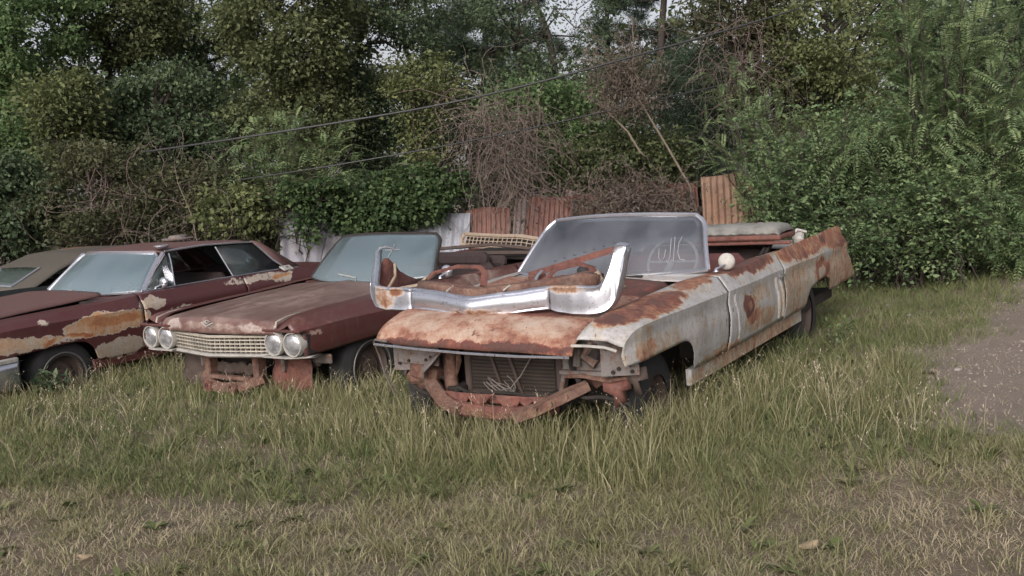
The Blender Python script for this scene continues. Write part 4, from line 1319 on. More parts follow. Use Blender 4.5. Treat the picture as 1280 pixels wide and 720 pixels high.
class Leaves:
    def __init__(self): self.V, self.A, self.C, self.n = [], [], [], 0

    def add(self, pos, d, nrm, L, W, clump=None, fold=.18, droop=.12):
        N = len(pos)
        d = unit(d)
        side = unit(np.cross(d, nrm))
        up = np.cross(side, d)
        L = np.broadcast_to(np.asarray(L, float), (N,))[:, None]
        W = np.broadcast_to(np.asarray(W, float), (N,))[:, None]
        V = np.empty((N, 4, 3), np.float32)
        V[:, 0] = pos
        V[:, 1] = pos + d * L * .45 + side * W * .5 + up * W * fold
        V[:, 2] = pos + d * L - up * L * droop
        V[:, 3] = pos + d * L * .45 - side * W * .5 + up * W * fold
        self.V.append(V.reshape(-1, 3))
        r = rng.random(N).astype(np.float32)
        self.A.append(np.repeat(r, 4))
        c = np.full(N, .5, np.float32) if clump is None else np.broadcast_to(np.asarray(clump, np.float32), (N,))
        self.C.append(np.repeat(c, 4))
        self.n += N

    def build(self, name, mat, parent=None):
        V = np.concatenate(self.V)
        me = big_mesh(name, V, np.arange(len(V)).reshape(-1, 4), {'rnd': np.concatenate(self.A), 'clump': np.concatenate(self.C)})
        me.materials.append(mat)
        o = bpy.data.objects.new(name, me); COL.objects.link(o)
        if parent is not None: o.parent = parent
        return o


def rand_dir(n, up=0.0):
    d = rng.normal(size=(n, 3)); d[:, 2] += up
    return unit(d)


LM = {
    'olive': leaf_mat('olive broad leaves', [(0.047, 0.065, 0.031), (0.096, 0.123, 0.057), (0.150, 0.176, 0.081), (0.223, 0.242, 0.117)]),
    'yellow': leaf_mat('yellow green leaves', [(0.059, 0.079, 0.034), (0.121, 0.152, 0.063), (0.192, 0.221, 0.095), (0.270, 0.284, 0.130)]),
    'mid': leaf_mat('mid green leaves', [(0.050, 0.090, 0.036), (0.099, 0.166, 0.068), (0.158, 0.236, 0.102), (0.237, 0.295, 0.132)]),
    'dark': leaf_mat('dark green leaves', [(0.043, 0.070, 0.043), (0.077, 0.115, 0.065), (0.116, 0.168, 0.090), (0.183, 0.226, 0.121)]),
    'bush': leaf_mat('fresh bush leaves', [(0.068, 0.111, 0.052), (0.123, 0.195, 0.090), (0.190, 0.279, 0.128), (0.302, 0.372, 0.165)]),
    'frond': leaf_mat('frond leaflets', [(0.080, 0.128, 0.062), (0.149, 0.222, 0.103), (0.231, 0.310, 0.151), (0.355, 0.413, 0.195)]),
    'kudzu': leaf_mat('climber leaves', [(0.031, 0.060, 0.026), (0.061, 0.106, 0.046), (0.100, 0.154, 0.063), (0.149, 0.202, 0.084)]),
    'needle': leaf_mat('pine needles', [(0.036, 0.058, 0.038), (0.059, 0.091, 0.059), (0.093, 0.131, 0.076)]),
    'brown': leaf_mat('dead brown leaves', [(0.069, 0.057, 0.047), (0.115, 0.094, 0.078), (0.173, 0.142, 0.120), (0.118, 0.118, 0.077)]),
    'bramble': leaf_mat('brown green bramble leaves', [(0.047, 0.051, 0.028), (0.079, 0.084, 0.047), (0.104, 0.120, 0.056), (0.139, 0.130, 0.083)]),
    'far': leaf_mat('far foliage', [(0.047, 0.067, 0.037), (0.090, 0.119, 0.057), (0.143, 0.169, 0.081)]),
}
BARK = plain_mat('rough dark bark', (.055, .046, .040), .95, var=.5, sc=14, bump=.6)
PALEBARK = plain_mat('pale dead bark', (.17, .14, .11), .9, var=.4, sc=14)
VINE = plain_mat('dry brown vine stems', (.165, .13, .115), .9, var=.5, sc=10)


def branch_path(a, b, n=7, jit=.12, sag=0.0):
    a, b = np.array(a, float), np.array(b, float)
    L = np.linalg.norm(b - a)
    t = np.linspace(0, 1, n)[:, None]
    P = a + (b - a) * t
    P[1:-1] += rng.normal(size=(n - 2, 3)) * L * jit * .3
    P[:, 2] += -sag * L * np.sin(np.pi * t[:, 0])
    return P


def lump_centers(n, c, r, shell=.55, flatten=1.0):
    """points spread through an ellipsoid, more of them towards its skin"""
    d = rand_dir(n)
    k = rng.random(n) ** (1 / 3) * (1 - shell) + shell * (1 - rng.random(n) ** 2 * .35)
    wob = 1 + .28 * np.array([mnoise.noise(Vector(tuple(q * 1.7 + np.array(c) * .37))) for q in d])
    return np.array(c) + d * np.array(r) * (k * wob)[:, None]


def clump_leaves(Lv, centers, per, rad, L, W, droop=.15, up=.55, flat=.6, hang=.2, tone=None):
    for c in centers:
        n = int(per * rng.uniform(.5, 1.5))
        cl = float(np.clip(rng.normal(.5, .22), 0, 1)) if tone is None else float(np.clip(rng.normal(tone, .2), 0, 1))
        r = rad * rng.uniform(.6, 1.35)
        off = rng.normal(size=(n, 3)) * r * .5 * np.array([1, 1, flat])
        d = unit(off * np.array([1, 1, .6]) + rng.normal(size=(n, 3)) * r * .45 + np.array([0, 0, -hang * r]))
        nm = rand_dir(n, up * 2)
        s = rng.uniform(.45, 1.5, n)
        Lv.add(c + off, d, nm, L * s, W * s, cl, droop=droop)


def leafy_tree(name, label, cat, base, lobes, leaf, mat, per=110, rad=.32, trunk_r=.10, trunk_h=None, bark=None, group=None, limb=26, lean=0.0, **kw):
    """lobes: list of (centre, radii, n clumps)"""
    base = np.array([base[0], base[1], float(gz(base[0], base[1]))])
    root = empty(name, label, cat, Matrix.Translation(Vector(base)), group)
    C = np.concatenate([lump_centers(n, c, r) for (c, r, n) in lobes])
    C = C[C[:, 2] > .12]
    topz = max(c[2] + r[2] * .6 for c, r, _ in lobes) if trunk_h is None else trunk_h
    top = np.array([base[0] + lean, base[1], topz])
    tp = branch_path(base - (0, 0, .15), top, 9, .07)
    mb = MB(); mb.tube(tp - base, np.linspace(trunk_r, trunk_r * .25, 9), 9)
    pick = C[rng.permutation(len(C))[:limb]]
    for q in pick:
        zz = np.clip(q[2] - abs(rng.normal(.5, .3)) - .25 * np.hypot(*(q[:2] - base[:2])), .25, topz * .95)
        i = np.argmin(abs(tp[:, 2] - zz))
        P = branch_path(tp[i], q, 7, .22, -.06)
        mb.tube(P - base, np.linspace(trunk_r * .38, .006, 7), 5, caps=False)
        for _ in range(3):
            k = rng.integers(3, 6)
            e = P[k] + rand_dir(1, .3)[0] * rng.uniform(.25, .6)
            mb.tube(branch_path(P[k], e, 4, .25) - base, np.linspace(.010, .003, 4), 4, caps=False)
    mb.build('trunk', bark or BARK, root, None)
    Lv = Leaves()
    clump_leaves(Lv, C - base, per * 1.3, rad, leaf[0] * .86, leaf[1] * .86, **kw)
    Lv.build('crown', mat, root)
    return root


def frond(Lv, o, d, length, leafL, leafW, pairs=11, curve=.45, cl=.5, drop=-1.0):
    """a pinnate frond: leaflets in pairs along an arching rachis"""
    t = np.linspace(.12, 1, pairs)
    d = np.array(d) / np.linalg.norm(d)
    P = o + d * (t * length)[:, None] + np.array([0, 0, drop]) * (curve * length * t ** 2)[:, None]
    T = np.gradient(P, axis=0); T = unit(T)
    s = unit(np.cross(T, np.array([0, 0, 1.0]) + rng.normal(size=3) * .25))
    for sg in (-1, 1):
        dd = T * .55 + s * sg
        nm = np.cross(s, T) + rng.normal(size=(pairs, 3)) * .25
        sc = (1 - .55 * np.abs(t - .45)) * rng.uniform(.8, 1.15, pairs)
        Lv.add(P, dd, nm, leafL * sc, leafW * sc, cl, droop=.22, fold=.1)
    return P


def frond_shrub(name, label, cat, base, stems, mat, nf=26, flen=.5, leaf=(.07, .02), pairs=11, curve=.5, group=None, stem_r=.02, spread=1.0, top_only=.25):
    """stems: list of (end point, count of fronds)"""
    base = np.array([base[0], base[1], float(gz(base[0], base[1]))])
    root = empty(name, label, cat, Matrix.Translation(Vector(base)), group)
    mb, Lv = MB(), Leaves()
    for e in stems:
        e = np.array(e, float)
        b = base + np.append(rng.normal(size=2) * .25 * spread, 0)
        mid = b * .55 + e * .45 + (0, 0, .28 * np.hypot(*(e - b)[:2]))
        tt = np.linspace(0, 1, 10)[:, None]
        P = (1 - tt) ** 2 * b + 2 * tt * (1 - tt) * mid + tt ** 2 * e
        P[1:-1] += rng.normal(size=(8, 3)) * .03
        mb.tube(P - base, np.linspace(stem_r, .004, 10), 5, caps=False)
        clb = float(np.clip(rng.normal(.5, .22), 0, 1))
        for k in range(nf):
            u = rng.uniform(top_only, 1) * 9
            i = min(int(u), 8)
            o = P[i] + (P[i + 1] - P[i]) * (u - i)
            T = unit(P[i + 1] - P[i])
            d = T * .8 + rand_dir(1, .15)[0] * .9
            frond(Lv, o - base, d, flen * rng.uniform(.6, 1.25), leaf[0], leaf[1], pairs, curve * rng.uniform(.4, 1.4), float(np.clip(clb + rng.normal() * .12, 0, 1)))
    mb.build('stem', BARK, root, None)
    Lv.build('foliage', mat, root)
    return root


def spray_bush(name, label, cat, base, ends, mat, leaf=(.058, .034), shoots=9, slen=.42):
    """arching stems carrying leafy side shoots, with air between them"""
    base = np.array([base[0], base[1], float(gz(base[0], base[1]))])
    root = empty(name, label, cat, Matrix.Translation(Vector(base)))
    mb, Lv = MB(), Leaves()
    for e in ends:
        b = base + np.append(rng.normal(size=2) * .35, 0)
        mid = b * .5 + e * .5 + (0, 0, .35 * np.hypot(*(e - b)[:2]))
        tt = np.linspace(0, 1, 12)[:, None]
        P = (1 - tt) ** 2 * b + 2 * tt * (1 - tt) * mid + tt ** 2 * e
        P[1:-1] += rng.normal(size=(10, 3)) * .03
        mb.tube(P - base, np.linspace(.014, .003, 12), 4, caps=False)
        tone = float(np.clip(rng.normal(.5, .22), 0, 1))
        for k in range(shoots):
            i = rng.integers(5, 12)
            d = unit(P[min(i, 11)] - P[i - 1]) * .6 + rand_dir(1, .25)[0]
            l = slen * rng.uniform(.5, 1.3)
            n = int(l / .026)
            q = np.linspace(.08, 1, n)[:, None]
            d = d / np.linalg.norm(d)
            S = P[i] + d * q * l + np.array([0, 0, -.30]) * l * q ** 2 + rng.normal(size=(n, 3)) * .006
            mb.tube(np.concatenate([P[i][None], S[::4]]) - base, .0035, 3, caps=False)
            sd = unit(np.cross(d, [0, 0, 1.0])) * np.where(np.arange(n) % 2, 1, -1)[:, None]
            Lv.add(S - base, d * .6 + sd + rng.normal(size=(n, 3)) * .3, rand_dir(n, 1.6), leaf[0] * rng.uniform(.6, 1.25, n), leaf[1] * rng.uniform(.7, 1.2, n),
                   np.clip(tone + rng.normal() * .12, 0, 1), droop=.2)
    mb.build('stem', BARK, root, None)
    Lv.build('foliage', mat, root)
    return root


def px_lobe(u0, u1, v0, v1, y, depth, n):
    """ellipsoid standing y metres off whose front covers about this part of the view"""
    a, b, c = at((u0 + u1) / 2, (v0 + v1) / 2, y), at(u0, (v0 + v1) / 2, y), at((u0 + u1) / 2, v0, y)
    return (a, (np.linalg.norm(b - a) * .95, depth, np.linalg.norm(c - a) * .95), n)


# ---------------------------------------------------------------- fence of corrugated sheets
def corr_sheet(c0, c1, h, lean=0.0, tilt=0.0, amp=.010, pitch=.076, waves=None, crumple=0.0, z0=0.0, seed=0.0):
    c0, c1 = np.array(c0, float), np.array(c1, float)
    L = np.linalg.norm(c1 - c0); d = (c1 - c0) / L; nn = np.array([d[1], -d[0]])
    nx = max(16, int(L / pitch * 8)); nz = 10
    G = np.zeros((nx + 1, nz + 1, 3))
    for i in range(nx + 1):
        s = i / nx * L
        for j in range(nz + 1):
            t = j / nz
            q = amp * math.sin(2 * math.pi * s / pitch)
            x, y = c0 + d * (s + tilt * t * h) + nn * (q - lean * t * h)
            G[i, j] = (x, y, z0 + h * t + .03 * math.sin(s * 5 + seed) * t)
    if crumple: G = dent(G, crumple, 2.2, seed)
    return G


def sheet_mat(name, cols, base, streak=.3):
    return rust_mat(name, cols, base=base, n1=(1.6, .3), n2=(8, .2), streak=streak, dirt=.3, rough=(.6, .92))


SH_RED = sheet_mat('red rusted sheet', [(0, (.17, .12, .11)), (.3, (.18, .085, .065)), (.6, (.13, .05, .04)), (1, (.07, .035, .03))], .4)
SH_MIX = sheet_mat('half rusted sheet', [(0, (.25, .23, .24)), (.38, (.22, .18, .17)), (.5, (.19, .10, .08)), (1, (.10, .05, .04))], .40)
SH_TAN = sheet_mat('tan rusted sheet', [(0, (.30, .22, .16)), (.4, (.26, .16, .11)), (.7, (.17, .08, .05)), (1, (.10, .05, .04))], .38)
SH_GREY = sheet_mat('weathered galvanised sheet', [(0, (.31, .34, .40)), (.5, (.27, .29, .33)), (.62, (.22, .18, .16)), (1, (.15, .10, .08))], .28, .15)
SH_PALE = sheet_mat('pale galvanised sheet', [(0, (.25, .26, .31)), (.45, (.19, .19, .215)), (.65, (.2, .18, .17)), (1, (.15, .12, .1))], .30, .12)

fr = empty('corrugated_fence', 'leaning fence of red rusted corrugated sheets behind the white convertible windshield', 'fence', Matrix.Translation(Vector((.9, 15.0, 0))))
xs_ = [-.78, -.10, .12, .80, 1.0, 1.7, 2.4, 3.05]
for i in range(len(xs_) - 1):
    x0, x1 = xs_[i], xs_[i + 1]
    narrow = x1 - x0 < .3
    ht = [1.45, 1.62, 1.58, 1.66, 1.60, 1.66, 1.6][i]
    yo = .05 * (i % 2)
    G = corr_sheet((x0 - .9, yo + .03 * i), (x1 - .9 + .04, yo + .03 * i + .03), ht, .22, [.10, .20, .17, .14, .06, .02, 0][i], .012, crumple=.015, seed=i, z0=0)
    MB().grid(G).build('fence_sheet', SH_MIX if narrow else SH_RED, fr, 60, .003)
mb = MB()
for x in (-1.6, .2, 2.0): mb.box((x, .42, .75), (.09, .09, 1.5))
mb.box((.2, .40, 1.2), (3.8, .05, .09))
mb.build('fence_frame', BARK, fr)
fr = empty('corrugated_fence', 'upright tan corrugated sheet fence just left of the big green bush', 'fence', Matrix.Translation(Vector((3.75, 15.1, 0))))
for i, (x0, x1) in enumerate(((-.72, -.02), (-.04, .72))):
    MB().grid(corr_sheet((x0, .03 * i), (x1, .03 * i), 1.72 - .1 * i, .03, .02, .016, .10, crumple=.01, seed=4 + i)).build('fence_sheet', SH_TAN, fr, 60, .003)
mb = MB(); mb.box((-.4, .12, .8), (.09, .09, 1.6)); mb.box((.5, .12, .8), (.09, .09, 1.6)); mb.box((0, .09, 1.2), (1.5, .04, .09)); mb.build('fence_frame', BARK, fr)
fr = empty('corrugated_fence', 'blue grey galvanised corrugated sheets between the two windshields, half under green climbers', 'fence', Matrix.Translation(Vector((-1.15, 14.9, 0))))
for i, (x0, x1) in enumerate(((-.45, -.02), (-.05, .42), (-1.0, -.42))):
    MB().grid(corr_sheet((x0, .03 * i), (x1, .03 * i), 1.5 - .06 * i, .20, .12, .014, .14, crumple=.02, seed=8 + i)).build('fence_sheet', SH_GREY, fr, 60, .003)
mb = MB(); mb.box((-.3, .36, .65), (.09, .09, 1.3)); mb.box((-.2, .33, 1.0), (1.2, .05, .09)); mb.build('fence_frame', BARK, fr)
for (dx, w, h, sd, lab) in ((-3.55, .34, 1.68, 1, 'tall pale crumpled metal sheet, leftmost of three leaning behind the hardtop tail'),
                            (-3.24, .36, 1.52, 2, 'pale crumpled metal sheet in the middle of three leaning behind the hardtop tail'),
                            (-2.90, .32, 1.42, 3, 'pale crumpled metal sheet nearest the middle windshield, rightmost of three leaning together')):
    o = MB().grid(corr_sheet((0, 0), (w, .04), h, .26, .10, 0.010, .20, crumple=.11, seed=sd * 3.1)).build('metal_sheet', SH_PALE, None, 60, .003)
    o.location = (dx, 14.5, 0)
    tag(o, lab, 'metal sheet', 'pale metal sheets leaning in the undergrowth')

# ---------------------------------------------------------------- far wood and pines
Lv = Leaves()
C = np.stack([rng.uniform(-22, 24, 2300), rng.uniform(21, 33, 2300), np.zeros(2300)], -1)
hmax = 3.5 + 2.4 * fbm(C[:, 0], C[:, 1], 3.0, 77) + np.where(C[:, 0] < -3, .8, 0) + np.where(C[:, 0] > 4, 1.2, 0)
C[:, 2] = rng.random(2300) ** .8 * hmax
clump_leaves(Lv, C, 42, .75, .16, .09)
o = Lv.build('far_wood', LM['far'])
tag(o, 'dark mass of woodland far behind the fence', 'woodland', kind='stuff')


def pine(label, base, h, r=.16, tufts=60, z0=2.0, spread=2.0, lean=0.0, crown=True):  # long leaved southern pine
    base = np.array([base[0], base[1], float(gz(base[0], base[1]))])
    root = empty('pine_tree', label, 'tree', Matrix.Translation(Vector(base)), 'pines beyond the thicket')
    tp = branch_path((0, 0, -.2), (lean, 0, h), 12, .03)
    mb, Lv = MB(), Leaves()
    mb.tube(tp, np.linspace(r, r * .3, 12), 10)
    for k in range(tufts):
        z = rng.uniform(z0, h)
        i = np.argmin(abs(tp[:, 2] - z)); a = rng.uniform(0, 6.283)
        l = spread * (.35 + .65 * (1 - (z - z0) / (h - z0 + .01))) * rng.uniform(.5, 1.1)
        e = tp[i] + np.array([math.cos(a) * l, math.sin(a) * l, rng.uniform(-.1, .5)])
        P = branch_path(tp[i], e, 6, .12)
        mb.tube(P, np.linspace(.03, .008, 6), 5, caps=False)
        for q in list(P[2:]) + [e + rng.normal(size=3) * .18 for _ in range(4)]:
            n = 110
            d = rand_dir(n, .25)
            Lv.add(np.repeat(q[None], n, 0) + rng.normal(size=(n, 3)) * .06, d, rand_dir(n), rng.uniform(.16, .28, n), .014, rng.uniform(.2, .8), fold=.3)
    mb.build('trunk', BARK, root, None)
    if crown: Lv.build('crown', LM['needle'], root)


def bx(u, y): return at(u, 300, y)[0]


pine('dark pine with bare horizontal limbs among the trees at the upper left', (bx(243, 22), 22), 10, .17, 60, 2.6, 2.2)
pine('tall bare trunked pine left of the dead tree, standing against the bright sky gap', (bx(718, 26), 26), 13, .13, 60, 4.6, 2.6, -.9)
pine('dark pine whose tufts stand against the sky left of the bare pine trunk', (bx(622, 27), 27), 12, .12, 62, 2.6, 2.4)
pine('pine with a thick trunk behind the brown leaved tree top', (bx(846, 25), 25), 12, .13, 62, 2.8, 2.6)
pine('slim pine at the upper centre between the yellow sapling and the sky gap', (bx(560, 28), 28), 12, .10, 56, 3.4, 2.2)
pine('slender pine between the two pines nearest the brown leaved tree top', (bx(775, 28), 28), 12, .10, 52, 3.4, 2.4)

# ---------------------------------------------------------------- broadleaf trees
T = leafy_tree
T('broadleaf_tree', 'mid green tree filling the top left corner', 'tree', (bx(40, 18), 18),
  [px_lobe(-70, 120, -60, 130, 17.6, 1.3, 130), px_lobe(-60, 110, 100, 250, 17.8, 1.2, 90), px_lobe(-330, -70, -60, 140, 17.6, 1.3, 110), px_lobe(-320, -60, 120, 300, 17.2, 1.2, 110)], (.085, .055), LM['mid'], 130, .36, .15)
T('broadleaf_tree', 'yellow olive tree crown at the top left next to the dark pine', 'tree', (bx(165, 19), 19),
  [px_lobe(85, 225, -60, 95, 18.8, 1.1, 105), px_lobe(90, 250, 90, 230, 19, 1.0, 60)], (.085, .055), LM['olive'], 125, .36, .14)
T('broadleaf_tree', 'large golden olive tree reaching the top edge left of centre', 'tree', (bx(375, 18), 18),
  [px_lobe(270, 455, -70, 120, 17.6, 1.2, 150), px_lobe(285, 450, 90, 215, 17.9, 1.0, 80)], (.085, .05), LM['olive'], 125, .34, .16)
T('broadleaf_tree', 'dark green tree between the golden olive tree and the yellow sapling', 'tree', (bx(470, 19.5), 19.5),
  [px_lobe(410, 560, -60, 90, 19.4, 1.0, 60), px_lobe(400, 500, 60, 240, 19.0, .9, 80)], (.08, .05), LM['dark'], 125, .36, .14)
T('broadleaf_tree', 'airy dark tree crown in the top centre between the pines', 'tree', (bx(670, 21), 21),
  [px_lobe(570, 800, -70, 70, 21, 1.2, 40), px_lobe(600, 780, 60, 150, 20.5, 1.0, 34)], (.08, .05), LM['dark'], 85, .42, .08)
T('broadleaf_tree', 'shaded tree seen through the gap between the two olive crowns at upper left', 'tree', (bx(265, 21), 21),
  [px_lobe(175, 330, -60, 80, 21, 1.0, 60), px_lobe(180, 320, 60, 170, 21, .9, 40)], (.08, .05), LM['mid'], 95, .42, .10)
T('broadleaf_tree', 'shaded tree behind the yellow sapling near the top centre', 'tree', (bx(530, 21.5), 21.5),
  [px_lobe(440, 640, -60, 90, 21.5, 1.0, 60), px_lobe(460, 620, 80, 200, 21.5, .9, 45)], (.08, .05), LM['dark'], 90, .42, .10)
T('sapling', 'bright yellow green sapling near the top centre', 'tree', (bx(535, 18), 18),
  [px_lobe(478, 590, 60, 155, 18, .7, 42), px_lobe(500, 560, 140, 240, 18.2, .5, 16)], (.08, .05), LM['yellow'], 90, .30, .05)
T('broadleaf_tree', 'brown and green vine hung tree at the top right of centre', 'tree', (bx(950, 17), 17),
  [px_lobe(850, 1010, -60, 70, 16.8, 1.0, 75), px_lobe(890, 1060, 30, 160, 16.6, .8, 50)], (.075, .045), LM['bramble'], 105, .34, .11)
T('broadleaf_tree', 'yellowish green tree above the large bush at the upper right', 'tree', (bx(1040, 16.5), 16.5),
  [px_lobe(940, 1150, -50, 150, 16, .9, 105), px_lobe(960, 1150, 120, 240, 16.2, .8, 50)], (.08, .045), LM['yellow'], 90, .34, .11)
T('broadleaf_tree', 'dark leafed tree behind the fronds at the far upper right', 'tree', (bx(1200, 17), 17),
  [px_lobe(1100, 1330, -60, 130, 16.8, 1.0, 120), px_lobe(1120, 1330, 100, 300, 16.8, 1.0, 110)], (.085, .05), LM['dark'], 120, .36, .14)
T('cedar_tree', 'dark blue green cedar in the gap right of the dead tree', 'tree', (bx(870, 17.3), 17.3),
  [px_lobe(810, 935, 55, 180, 17.2, .8, 95), px_lobe(800, 930, 150, 245, 17.2, .8, 60)], (.09, .014), LM['needle'], 240, .30, .10)
T('broadleaf_tree', 'dark tree in deep shade behind the yellow olive crown', 'tree', (bx(215, 17.6), 17.6),
  [px_lobe(110, 300, 80, 230, 17.9, .9, 110)], (.085, .055), LM['dark'], 120, .36, .12)
T('vine_mass', 'green vine draped thicket at the centre below the pines', 'vine', (bx(680, 16.6), 16.6),
  [px_lobe(590, 770, 98, 175, 16.6, .6, 55), px_lobe(640, 800, 150, 240, 16.5, .6, 60)], (.075, .05), LM['mid'], 90, .30, .06)
T('vine_mass', 'olive green vine thicket under the dead tree', 'vine', (bx(770, 15.8), 15.8),
  [px_lobe(670, 880, 160, 250, 15.8, .5, 120)], (.075, .045), LM['olive'], 90, .26, .06, tone=.25)
# left thicket
T('shrub', 'yellowish leaved shrub halfway up the left side', 'shrub', (bx(75, 16.4), 16.4),
  [px_lobe(25, 125, 92, 165, 16.4, .6, 50), px_lobe(40, 130, 150, 240, 16.5, .5, 30)], (.085, .05), LM['yellow'], 80, .28, .05, tone=.35)
T('shrub', 'dark green shrub at the left edge above the black sedan', 'shrub', (bx(-5, 15.6), 15.6),
  [px_lobe(-70, 70, 190, 330, 15.6, .8, 90), px_lobe(-230, -50, 220, 340, 15.6, .8, 70)], (.085, .055), LM['dark'], 110, .30, .05)
T('bramble_bush', 'brown green bramble above the windshield of the hardtop', 'shrub', (bx(120, 15.5), 15.5),
  [px_lobe(30, 215, 170, 320, 15.4, .7, 120)], (.075, .045), LM['bramble'], 65, .26, .04, limb=40, bark=VINE)
T('bramble_bush', 'brownish bramble above the rear window of the hardtop', 'shrub', (bx(245, 15.6), 15.6),
  [px_lobe(170, 330, 195, 310, 15.5, .6, 90)], (.075, .045), LM['bramble'], 65, .26, .04, limb=40, bark=VINE)
T('shrub', 'bright yellow green shrub just behind the roof of the hardtop', 'shrub', (bx(290, 14.9), 14.9),
  [px_lobe(240, 345, 230, 305, 14.9, .45, 40)], (.08, .055), LM['yellow'], 60, .24, .03)
T('climber_mound', 'dense green climber mound spilling over the fence behind the middle windshield', 'climber', (bx(480, 15.2), 15.2),
  [px_lobe(385, 560, 222, 295, 15.1, .5, 150), px_lobe(420, 585, 212, 268, 15.25, .4, 70)], (.075, .07), LM['kudzu'], 75, .22, .04, up=.9)
T('climber_mound', 'smaller climber growing over the top of the pale leaning sheets', 'climber', (bx(380, 15.0), 15.0),
  [px_lobe(348, 432, 222, 258, 14.62, .22, 32), px_lobe(372, 400, 262, 300, 14.45, .08, 5)], (.07, .065), LM['kudzu'], 70, .20, .03, up=.9)
# ---------------------------------------------------------------- sumac fronds (left centre)
st = [at(u, v, 15.5 + rng.uniform(-.5, .5)) for u, v in zip(rng.uniform(250, 445, 42), rng.uniform(135, 225, 42))]
frond_shrub('sumac_shrub', 'feathery mid green sumac at left centre where the upper cable ends', 'shrub', (bx(350, 15.8), 15.8), st, LM['frond'], 20, .42, (.085, .026), 10, .45)
st = [at(u, v, 15.0 + rng.uniform(-.5, .5)) for u, v in zip(rng.uniform(290, 400, 18), rng.uniform(200, 260, 18))]
frond_shrub('sumac_shrub', 'low olive sumac standing below the taller feathery one', 'shrub', (bx(345, 15.2), 15.2), st, LM['bramble'], 18, .36, (.075, .024), 9, .45)
# ---------------------------------------------------------------- bushes on the right
T('bush', 'big fresh green bush overhanging the tail of the white convertible', 'bush', (at(1010, 300, 13.6)[0], 13.6),
  [px_lobe(935, 1100, 185, 290, 13.7, .8, 70), px_lobe(960, 1180, 130, 260, 13.9, .8, 60), px_lobe(1040, 1190, 240, 340, 12.8, .6, 50)],
  (.060, .034), LM['bush'], 95, .34, .07, limb=60)
spray_bush('bush', 'bright leafy shoots reaching over the tail fin from the big bush', 'bush', (at(1040, 300, 13.2)[0], 13.2),
  [at(u, v, y) for u, v, y in zip(rng.uniform(940, 1190, 110), rng.uniform(120, 335, 110), 12.6 + rng.uniform(-.9, .9, 110))], LM['bush'], (.068, .040))
T('bush', 'lower green bush at the ground right of the tail fin', 'bush', (at(1130, 330, 12.6)[0], 12.6),
  [px_lobe(1075, 1200, 255, 360, 13.9, .4, 45), px_lobe(1180, 1310, 260, 355, 14.1, .4, 45)], (.060, .034), LM['dark'], 90, .30, .05, limb=40, tone=.45)  # darker leaf colour stands in for the shaded hollow under the bush
spray_bush('bush', 'green shoots hanging over the dark hollow behind the white convertible tail', 'bush', (at(1140, 340, 12.2)[0], 12.2),
  [at(u, v, y) for u, v, y in zip(rng.uniform(1055, 1240, 70), rng.uniform(225, 322, 70), 11.5 + rng.uniform(-.5, .6, 70))], LM['bush'], (.066, .040))
st = [at(u, v, y) for u, v, y in zip(rng.uniform(1090, 1330, 70), rng.uniform(-40, 250, 70), 12.6 + rng.uniform(-.9, .9, 70))]
frond_shrub('mimosa_shrub', 'tall arching frond shrub along the right edge', 'shrub', (at(1180, 330, 13.0)[0], 13.0), st, LM['frond'], 26, .55, (.080, .021), 15, .35, stem_r=.022, top_only=.2)
st = [at(u, v, y) for u, v, y in zip(rng.uniform(860, 1010, 34), rng.uniform(70, 200, 34), 14.6 + rng.uniform(-.6, .6, 34))]
frond_shrub('mimosa_shrub', 'grey green frond shrub between the dark cedar and the big bush', 'shrub', (at(985, 300, 14.8)[0], 14.8), st, LM['frond'], 20, .42, (.060, .017), 13, .35)
st = [at(u, v, y) for u, v, y in zip(rng.uniform(1030, 1300, 48), rng.uniform(130, 300, 48), 11.9 + rng.uniform(-.6, .6, 48))]
frond_shrub('mimosa_shrub', 'drooping feathery shrub hanging in front of the big bush right of the tail fin', 'shrub', (at(1150, 330, 13.0)[0], 13.0), st, LM['frond'], 16, .46, (.066, .019), 14, .75, top_only=.45)
st = [at(u, v, y) for u, v, y in zip(rng.uniform(1170, 1330, 26), rng.uniform(230, 330, 26), 11.9 + rng.uniform(-.5, .5, 26))]
frond_shrub('mimosa_shrub', 'low spreading frond shrub over the dark hollow at the right edge', 'shrub', (at(1290, 330, 12.6)[0], 12.6), st, LM['bush'], 20, .45, (.060, .017), 13, .35)


# ---------------------------------------------------------------- dead growth
def tangle(name, label, cat, base, boxes, n, leafn, mat_leaf, r=(.003, .008), drop=.6, steps=14, step=.13):
    base = np.array([base[0], base[1], float(gz(base[0], base[1]))])
    root = empty(name, label, cat, Matrix.Translation(Vector(base)))
    mb, Lv = MB(), Leaves()
    for (c, rr, k) in boxes:
        for _ in range(int(n * k)):
            p = np.array(c) + rand_dir(1)[0] * np.array(rr) * rng.random() ** .5
            d = rand_dir(1, -.3)[0]
            P = [p]
            for s in range(int(steps * rng.uniform(.5, 1.4))):
                d = unit(d + rand_dir(1)[0] * .45 + (np.array(c) - p) * .10 + np.array([0, 0, -drop * .18]))
                p = p + d * step * rng.uniform(.6, 1.2)
                if p[2] < .05: break
                P.append(p)
            if len(P) < 4: continue
            P = np.array(P) - base
            mb.tube(P, np.linspace(rng.uniform(*r), r[0], len(P)), 4, caps=False)
            if leafn:
                q = P[rng.integers(0, len(P), leafn)] + rng.normal(size=(leafn, 3)) * .05
                Lv.add(q, rand_dir(leafn, -.6), rand_dir(leafn), rng.uniform(.04, .085, leafn), rng.uniform(.015, .035, leafn), rng.random(), fold=.5, droop=.3)
    mb.build('stem', VINE, root, None)
    if Lv.n: Lv.build('dead_leaf', mat_leaf, root).__setitem__('kind', 'stuff')
    return root


